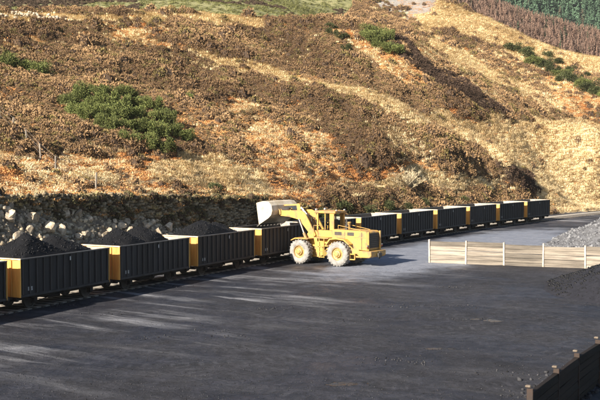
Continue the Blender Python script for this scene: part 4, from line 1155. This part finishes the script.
# ------------------------------------------------------------------ timber wall in the yard and the near wall
def plank_mesh(name, L, h, th, seed, mat):
    r = random.Random(seed)
    me = MB().box(-L / 2, L / 2, -th / 2, th / 2, 0, h, bev=0.012).mesh(name)
    for v in me.vertices: v.co.z += r.uniform(-.022, .022); v.co.y += r.uniform(-.02, .02)
    me.materials.append(mat); return me
def plank_wall(name, posts, ztop, zbase, nplank, mplank, mpost, label, postw=0.12, skip=(), tip_mat=None, thick=0.12, pd=0.14):
    root = empty(name, (posts[0][0], posts[0][1], YZ)); tag(root, label, 'wall')
    ox, oy, oz = posts[0][0], posts[0][1], YZ
    for i, (x, y) in enumerate(posts):
        p = MB().box(-postw / 2, postw / 2, -pd, pd, -0.3, ztop[i] - oz + 0.02 + rnd.uniform(0, .05), bev=0.012).build('post', mpost, root)
        q_ = posts[min(i + 1, len(posts) - 1)]; q0 = posts[max(i - 1, 0)]
        p.location = (x - ox, y - oy, 0); p.rotation_euler = (0, rnd.uniform(-.02, .02), math.atan2(q_[1] - q0[1], q_[0] - q0[0]))
        if tip_mat is not None:
            c = MB().box(-0.07, 0.07, -0.02, 0.13, ztop[i] - oz + 0.075, ztop[i] - oz + 0.14, bev=0.02).build('sunlit_tip', tip_mat, p)  # pale block stands in for the sunlit end of each post
    for i in range(len(posts) - 1):
        a, b = Vector((*posts[i], 0)), Vector((*posts[i + 1], 0)); L = (b - a).length - postw - 0.01; mid = (a + b) / 2
        ang = math.atan2(b.y - a.y, b.x - a.x)
        zt = (ztop[i] + ztop[i + 1]) / 2 - rnd.uniform(0.0, 0.14); h = (zt - zbase) / nplank
        tilt = math.atan2(ztop[i + 1] - ztop[i], (b - a).length)
        mes = [plank_mesh('plank', L, h - 0.022, thick, k, mplank) for k in range(3)]
        for k in range(nplank):
            if (i, k) in skip: continue
            o = link_mesh('plank', mes[k % 3], None, root)
            o.location = (mid.x - ox + rnd.uniform(-.01, .01), mid.y - oy, zbase - oz + k * h)
            o.location.x += -math.sin(ang) * rnd.uniform(-.02, .02); o.location.y += math.cos(ang) * rnd.uniform(-.02, .02)
            o.rotation_euler = (rnd.uniform(-.02, .02), -tilt * (k / nplank) + rnd.uniform(-.014, .014), ang)
pw = [(429.8, 74.2), (466.2, 73.2), (504.3, 72.2), (543.4, 71.2), (585.5, 70.2), (630.0, 69.2)]
ytop = [240, 241.3, 242.8, 244.3, 245.8, 247.3]
pts_, zt_ = [], []
for (px_, d), yy in zip(pw, ytop):
    x, y, z = pix(px_, yy, d); pts_.append((x, y)); zt_.append(z)
plank_wall('timber_wall', pts_, zt_, -0.1, 5, M['plank'], M['post'], 'pale weathered timber plank wall with light posts standing in the yard')
nw = [(6.35, 26.0), (7.78, 28.6), (9.08, 30.9), (10.55, 33.4), (12.0, 35.9), (13.45, 38.4)]
plank_wall('sleeper_wall', nw, [1.52, 1.50, 1.53, 1.50, 1.51, 1.5], -0.1, 6, M['sleeperwall'], M['rust'], 'shade-darkened timber wall, pale blocks for its sunlit post ends, at the lower right', tip_mat=M['cap'], thick=0.14, postw=0.08, pd=0.09)

# ------------------------------------------------------------------ heaps, debris
def mound(name, cx, cy, R, H, mat, seed, n=90, sq=1.0, ang=0.0, jag=0.25, wob=0.3):
    xs = np.linspace(-1.15, 1.15, n); X, Y = np.meshgrid(xs, xs, indexing='ij'); X = X * R; Y = Y * R * sq
    c, s = math.cos(ang), math.sin(ang); GX_, GY_ = cx + X * c - Y * s, cy + X * s + Y * c
    rr = np.sqrt(X ** 2 + (Y / sq) ** 2) / R + wob * (fbm(GX_ / 4, GY_ / 4, 3, seed) - 0.5)
    Z = H * np.clip(1 - np.sqrt(rr ** 2 + 0.01), -0.3, 1) + jag * (fbm(GX_ * 1.2, GY_ * 1.2, 4, seed + 9) - 0.5)
    G = np.stack([GX_, GY_, Z - 0.1], -1)
    return link_mesh(name, np_mesh(name, G.reshape(-1, 3), grid_faces(n, n)), mat, smooth=True), G
o, G = mound('coal_heap', 24.6, 57.2, 9.6, 4.2, M['coal_grey'], 77, wob=0.10, jag=0.18)
tag(o, 'grey dusty coal heap at the right edge of the yard', 'coal heap')
P, _ = sample_grid(G, 9000); P = P[P[:, 2] > 0.0]
rr_ = random.Random(8)
crest = P[((P[:, 0] - 24.0) * -0.30 + (P[:, 1] - 57.6) * 0.95 > 0.6) & (P[:, 0] < 22)]
lm = link_mesh('coal_lumps', lumps_mesh('coal_lumps', list(crest) + list(P[:4500]), [rr_.choice([.03, .05, .07, .11]) for _ in range(len(crest))] + [rr_.choice([.02, .03, .04, .055]) for _ in range(4500)], rr_), M['coal_lump'], o); lm['kind'] = 'stuff'
o, G = mound('gravel_heap', 29.2, 85.0, 7.2, 3.9, M['gravel'], 99)
tag(o, 'pale grey gravel heap behind the right end of the timber wall', 'gravel heap')
P, _ = sample_grid(G, 4200)
lm = link_mesh('gravel_stones', lumps_mesh('gravel_stones', list(P), [rr_.choice([.06, .08, .11, .16]) for _ in range(len(P))], rr_), M['gravel_stone'], o); lm['kind'] = 'stuff'
o, G = mound('spoil_bank', 17.5, 72.7, 8.0, 0.55, M['spoil'], 44, n=70, sq=0.13, jag=0.22, ang=math.radians(-17))
tag(o, 'low spill of pale grit along the foot of the timber wall', 'spoil')

def debris():
    r = random.Random(21); pts, sz = [], []
    for k in range(15):                                            # clusters dropped by the loader
        d = r.uniform(33, 62); px_ = r.uniform(20, 560); x0, y0 = (px_ - 300) / FPX * d, d
        for j in range(r.randrange(8, 40)):
            x, y = x0 + r.gauss(0, 0.75), y0 + r.gauss(0, 0.35); pts.append((x, y, float(yard_z(x, y)) + 0.01)); sz.append(r.choice([.015, .02, .03, .04, .05]))
    for k in range(8500):
        d = 30 + 40 * r.random() ** 1.6; x = (r.uniform(-20, 620) - 300) / FPX * d; pts.append((x, d, float(yard_z(x, d)) + 0.005)); sz.append(r.choice([.009, .011, .014, .022]))
    for k in range(1500):                                          # thrown up against the near wall
        t = r.random() * 1.1; x = 5.4 + t * 6.2 - abs(r.gauss(0, 1.0)) - 0.15; y = 25.0 + t * 10.2 + r.uniform(-1.2, 0.4); pts.append((x, y, float(yard_z(x, y)) + 0.01)); sz.append(r.choice([.02, .03, .04, .06, .09]))
    o = link_mesh('coal_debris', lumps_mesh('coal_debris', pts, sz, r), M['grit'])
    tag(o, 'loose coal lumps and grit strewn over the yard', kind='stuff')
debris()

# ------------------------------------------------------------------ stone retaining wall behind the train
def stone_wall():
    root = empty('stone_retaining_wall', (*track(5, WW + 5.0), 0)); tag(root, 'dark rough stone retaining wall behind the loaded wagons', 'wall')
    ox, oy = root.location.x, root.location.y
    s0, s1 = -42.0, 38.5
    V, F = [], []; ss = np.arange(s0, s1 + .1, 1.0)
    def zt(s): return float(edge_line(s)[2]) - 0.05 - 0.9 * max(0, (s - 30) / 8.5)
    for s in ss:
        for t, z in ((WW + 4.55, -0.2), (WW + 5.6, -0.2), (WW + 5.6, zt(s)), (WW + 4.95, zt(s))):
            x, y = track(s, t); V.append((x - ox, y - oy, z))
    for i in range(len(ss) - 1):
        for k in range(4): F.append((i * 4 + k, i * 4 + (k + 1) % 4, i * 4 + 4 + (k + 1) % 4, i * 4 + 4 + k))
    F.append((0, 1, 2, 3)); n = len(ss) * 4 - 4; F.append((n, n + 3, n + 2, n + 1))
    link_mesh('wall_core', raw_mesh('wall_core', V, F), M['mortar'], root)
    r = random.Random(31); pts = []; Vs, Fs = [], []; base = 0
    cube = np.array([(-1, -1, -1), (1, -1, -1), (1, 1, -1), (-1, 1, -1), (-.8, -.8, 1), (.8, -.8, 1), (.8, .8, 1), (-.8, .8, 1)], float)
    cf = np.array([(4, 5, 6, 7), (0, 1, 5, 4), (1, 2, 6, 5), (2, 3, 7, 6), (3, 0, 4, 7)])
    z = -0.1
    while z < 6.2:
        h = r.uniform(0.15, 0.27); s = s0
        while s < s1:
            l = r.uniform(0.14, 0.40)
            if z + h < zt(s) + 0.12:
                u = z / 6.0; t = WW + 4.55 + 0.4 * u
                x, y = track(s + l / 2, t); hd = TTH + TK * s
                along = np.array([math.sin(hd), math.cos(hd), 0]); outv = np.array([math.cos(hd), -math.sin(hd), 0.08]); up = np.array([0, 0, 1.0])
                c = cube * np.array([l / 2 * 0.93, h / 2 * r.uniform(0.7, 1.25), r.uniform(0.04, 0.26)]) + np.array([r.uniform(-.04, .04) for _ in range(24)]).reshape(8, 3)
                A = np.array([x - ox, y - oy, z + h / 2 + r.uniform(-.1, .1)]) + c[:, :1] * along + c[:, 1:2] * up + c[:, 2:3] * outv
                Vs.append(A); Fs.append(cf + base); base += 8
            s += l
        z += h
    o = link_mesh('facing_stones', np_mesh('facing_stones', np.concatenate(Vs), np.concatenate(Fs)), M['stone_mix'], root); o['kind'] = 'stuff'
stone_wall()

def wall_plants():
    n = 1500; P = np.zeros((n, 3)); m = 0
    for k in range(n):
        s = nrng.uniform(-5, 38); z = nrng.uniform(0.5, 5.6)
        zt = float(edge_line(s)[2])
        if z > zt - 0.1: z = zt - nrng.random() * 0.6
        if fbm(np.array([s / 2.5]), np.array([z / 2.0]), 3, 7)[0] + 0.25 * (z > zt - 0.7) < 0.50: continue
        x, y = track(s, WW + 4.55 + 0.4 * z / 6 - 0.08); P[m] = (x, y, z); m += 1
    P = P[:m]; k = nrng.random((m, 1)); kind = nrng.integers(0, 3, m)
    T = np.where(kind[:, None] == 0, np.array([0.11, 0.10, 0.05]) * (0.6 + k), np.where(kind[:, None] == 1, np.array([0.34, 0.19, 0.08]) * (0.6 + k), np.array([0.42, 0.34, 0.18]) * (0.6 + 0.8 * k)))
    s = nrng.uniform(0.35, 0.9, m)
    scatter('wall_vegetation', P, np.stack([s, s, s], 1), T, HE[:1] + BR[:1] + GR[:1], kind, 'tufts of grass and fern rooted in the stone wall')
wall_plants()

# ------------------------------------------------------------------ rubble heap with boulders
def rubble():
    ns, ntt = 130, 50
    S = np.linspace(-30, 31, ns); T = np.linspace(WW + 0.9, WW + 5.3, ntt)
    G = np.zeros((ns, ntt, 3))
    for i, s in enumerate(S):
        H = np.interp(s, [-34, 4, 8, 12, 16, 22, 27, 31], [6.1, 6.1, 5.8, 5.1, 4.2, 3.7, 3.0, 1.0])
        for j, t in enumerate(T):
            u = (t - T[0]) / (T[-1] - T[0]); x, y = track(s, t)
            G[i, j] = (x, y, -0.2 + H * u ** 0.85)
    G[:, :, 2] += 2.1 * (fbm(G[:, :, 0] / 3.0, G[:, :, 1] / 3.0, 4, 17) - 0.5) * np.clip(np.linspace(0, 6, ntt), 0, 1)[None]
    root = link_mesh('rubble_heap', np_mesh('rubble_heap', G.reshape(-1, 3), grid_faces(ns, ntt)), M['rubble'])
    tag(root, 'heap of broken quarry stone piled against the wall behind the loaded wagons', 'rubble')
    # angular boulders, each a piece of the heap
    r = random.Random(41); kinds = []
    for k in range(9):
        b = bmesh.new(); bmesh.ops.create_icosphere(b, subdivisions=2, radius=1.0)
        for c_ in range(9):
            nrm = Vector((r.gauss(0, 1), r.gauss(0, 1), r.gauss(0, 1))).normalized(); dd = r.uniform(0.42, 0.68)
            for v in b.verts:
                e = v.co.dot(nrm) - dd
                if e > 0: v.co -= nrm * e
        for v in b.verts: v.co *= r.uniform(0.96, 1.05)
        me = bpy.data.meshes.new('boulder'); b.to_mesh(me); b.free(); me.materials.append(M['rock']); kinds.append(me)
    P, _ = sample_grid(G, 11000)
    x, y, d = proj(P)
    vis = (x > -12) & (x < 215) & (P[:, 2] > 1.0)
    P = P[vis]
    for k in range(290):
        o = bpy.data.objects.new('boulder', r.choice(kinds)); col.objects.link(o); o.parent = root
        s = r.choice([.14, .16, .18, .2, .24, .28, .34, .42, .5]) * r.uniform(0.85, 1.15)
        o.location = P[k] + np.array([0, 0, s * 0.45]); o.rotation_euler = (r.uniform(0, 6), r.uniform(0, 6), r.uniform(0, 6)); o.scale = (s, s * r.uniform(.7, 1.1), s * r.uniform(.6, 1))
    sm = lumps_mesh('small_stones', list(P[300:4300]), [r.choice([.05, .07, .09, .12, .16, .2]) for _ in range(len(P[300:4300]))], r)
    o = link_mesh('small_stones', sm, M['rock_mix'], root); o['kind'] = 'stuff'
rubble()

# stones lying along the crest at the upper left
def crest_stones():
    r = random.Random(61); pts, sz = [], []
    for k in range(260):
        px_ = r.uniform(2, 62); p = ground_px(px_, 18.5 - 2.5 * math.sin(px_ / 14) + r.gauss(0, 1.0)); pts.append((p[0] + r.gauss(0, 1), p[1] + r.gauss(0, 1.5), p[2] + 0.15)); sz.append(r.uniform(0.12, 0.34))
    o = link_mesh('crest_stones', lumps_mesh('crest_stones', pts, sz, r), M['rock']); tag(o, 'scatter of grey stones along the crest at the upper left', kind='stuff')
crest_stones()

# ------------------------------------------------------------------ fence on the left slope
def fence():
    spots = [(1,121),(14,132.5),(27.7,145.5),(41,160),(56,173),(96,190)]
    P = [ground_px(x, y) for x, y in spots]
    root = empty('hill_fence', tuple(P[0])); tag(root, 'line of grey fence posts and wire running down the left slope', 'fence')
    for i, p in enumerate(P):
        o = MB().box(-0.055, 0.055, -0.055, 0.055, -0.4, 1.3, bev=0.015).build('post', M['fencepost'], root)
        o.location = p - P[0]; o.rotation_euler = (rnd.uniform(-.06, .06), rnd.uniform(-.06, .06), rnd.uniform(0, 1))
    for h in (0.5, 0.9, 1.25):
        mb = MB()
        for a, b in zip(P[:-1], P[1:]):
            mb.tube(Vector(a - P[0]) + Vector((0, 0, h)), Vector(b - P[0]) + Vector((0, 0, h)), 0.008, 4)
        mb.build('wire', M['wire'], root)
fence()

# ------------------------------------------------------------------ the air
hz_ = MB().box(-950, 950, -80, 1600, -2.2, 150).build('haze', None)
mh = bpy.data.materials.new('haze_air'); mh.use_nodes = True
nt = mh.node_tree; nt.nodes.remove(nt.nodes['Principled BSDF'])
pv = nt.nodes.new('ShaderNodeVolumePrincipled'); pv.inputs['Color'].default_value = (0.86, 0.90, 0.96, 1)
pv.inputs['Density'].default_value = 0.00007; pv.inputs['Anisotropy'].default_value = 0.2
nt.links.new(pv.outputs[0], nt.nodes['Material Output'].inputs['Volume'])
hz_.data.materials.append(mh); tag(hz_, 'thin autumn haze in the air over the whole valley', kind='stuff')
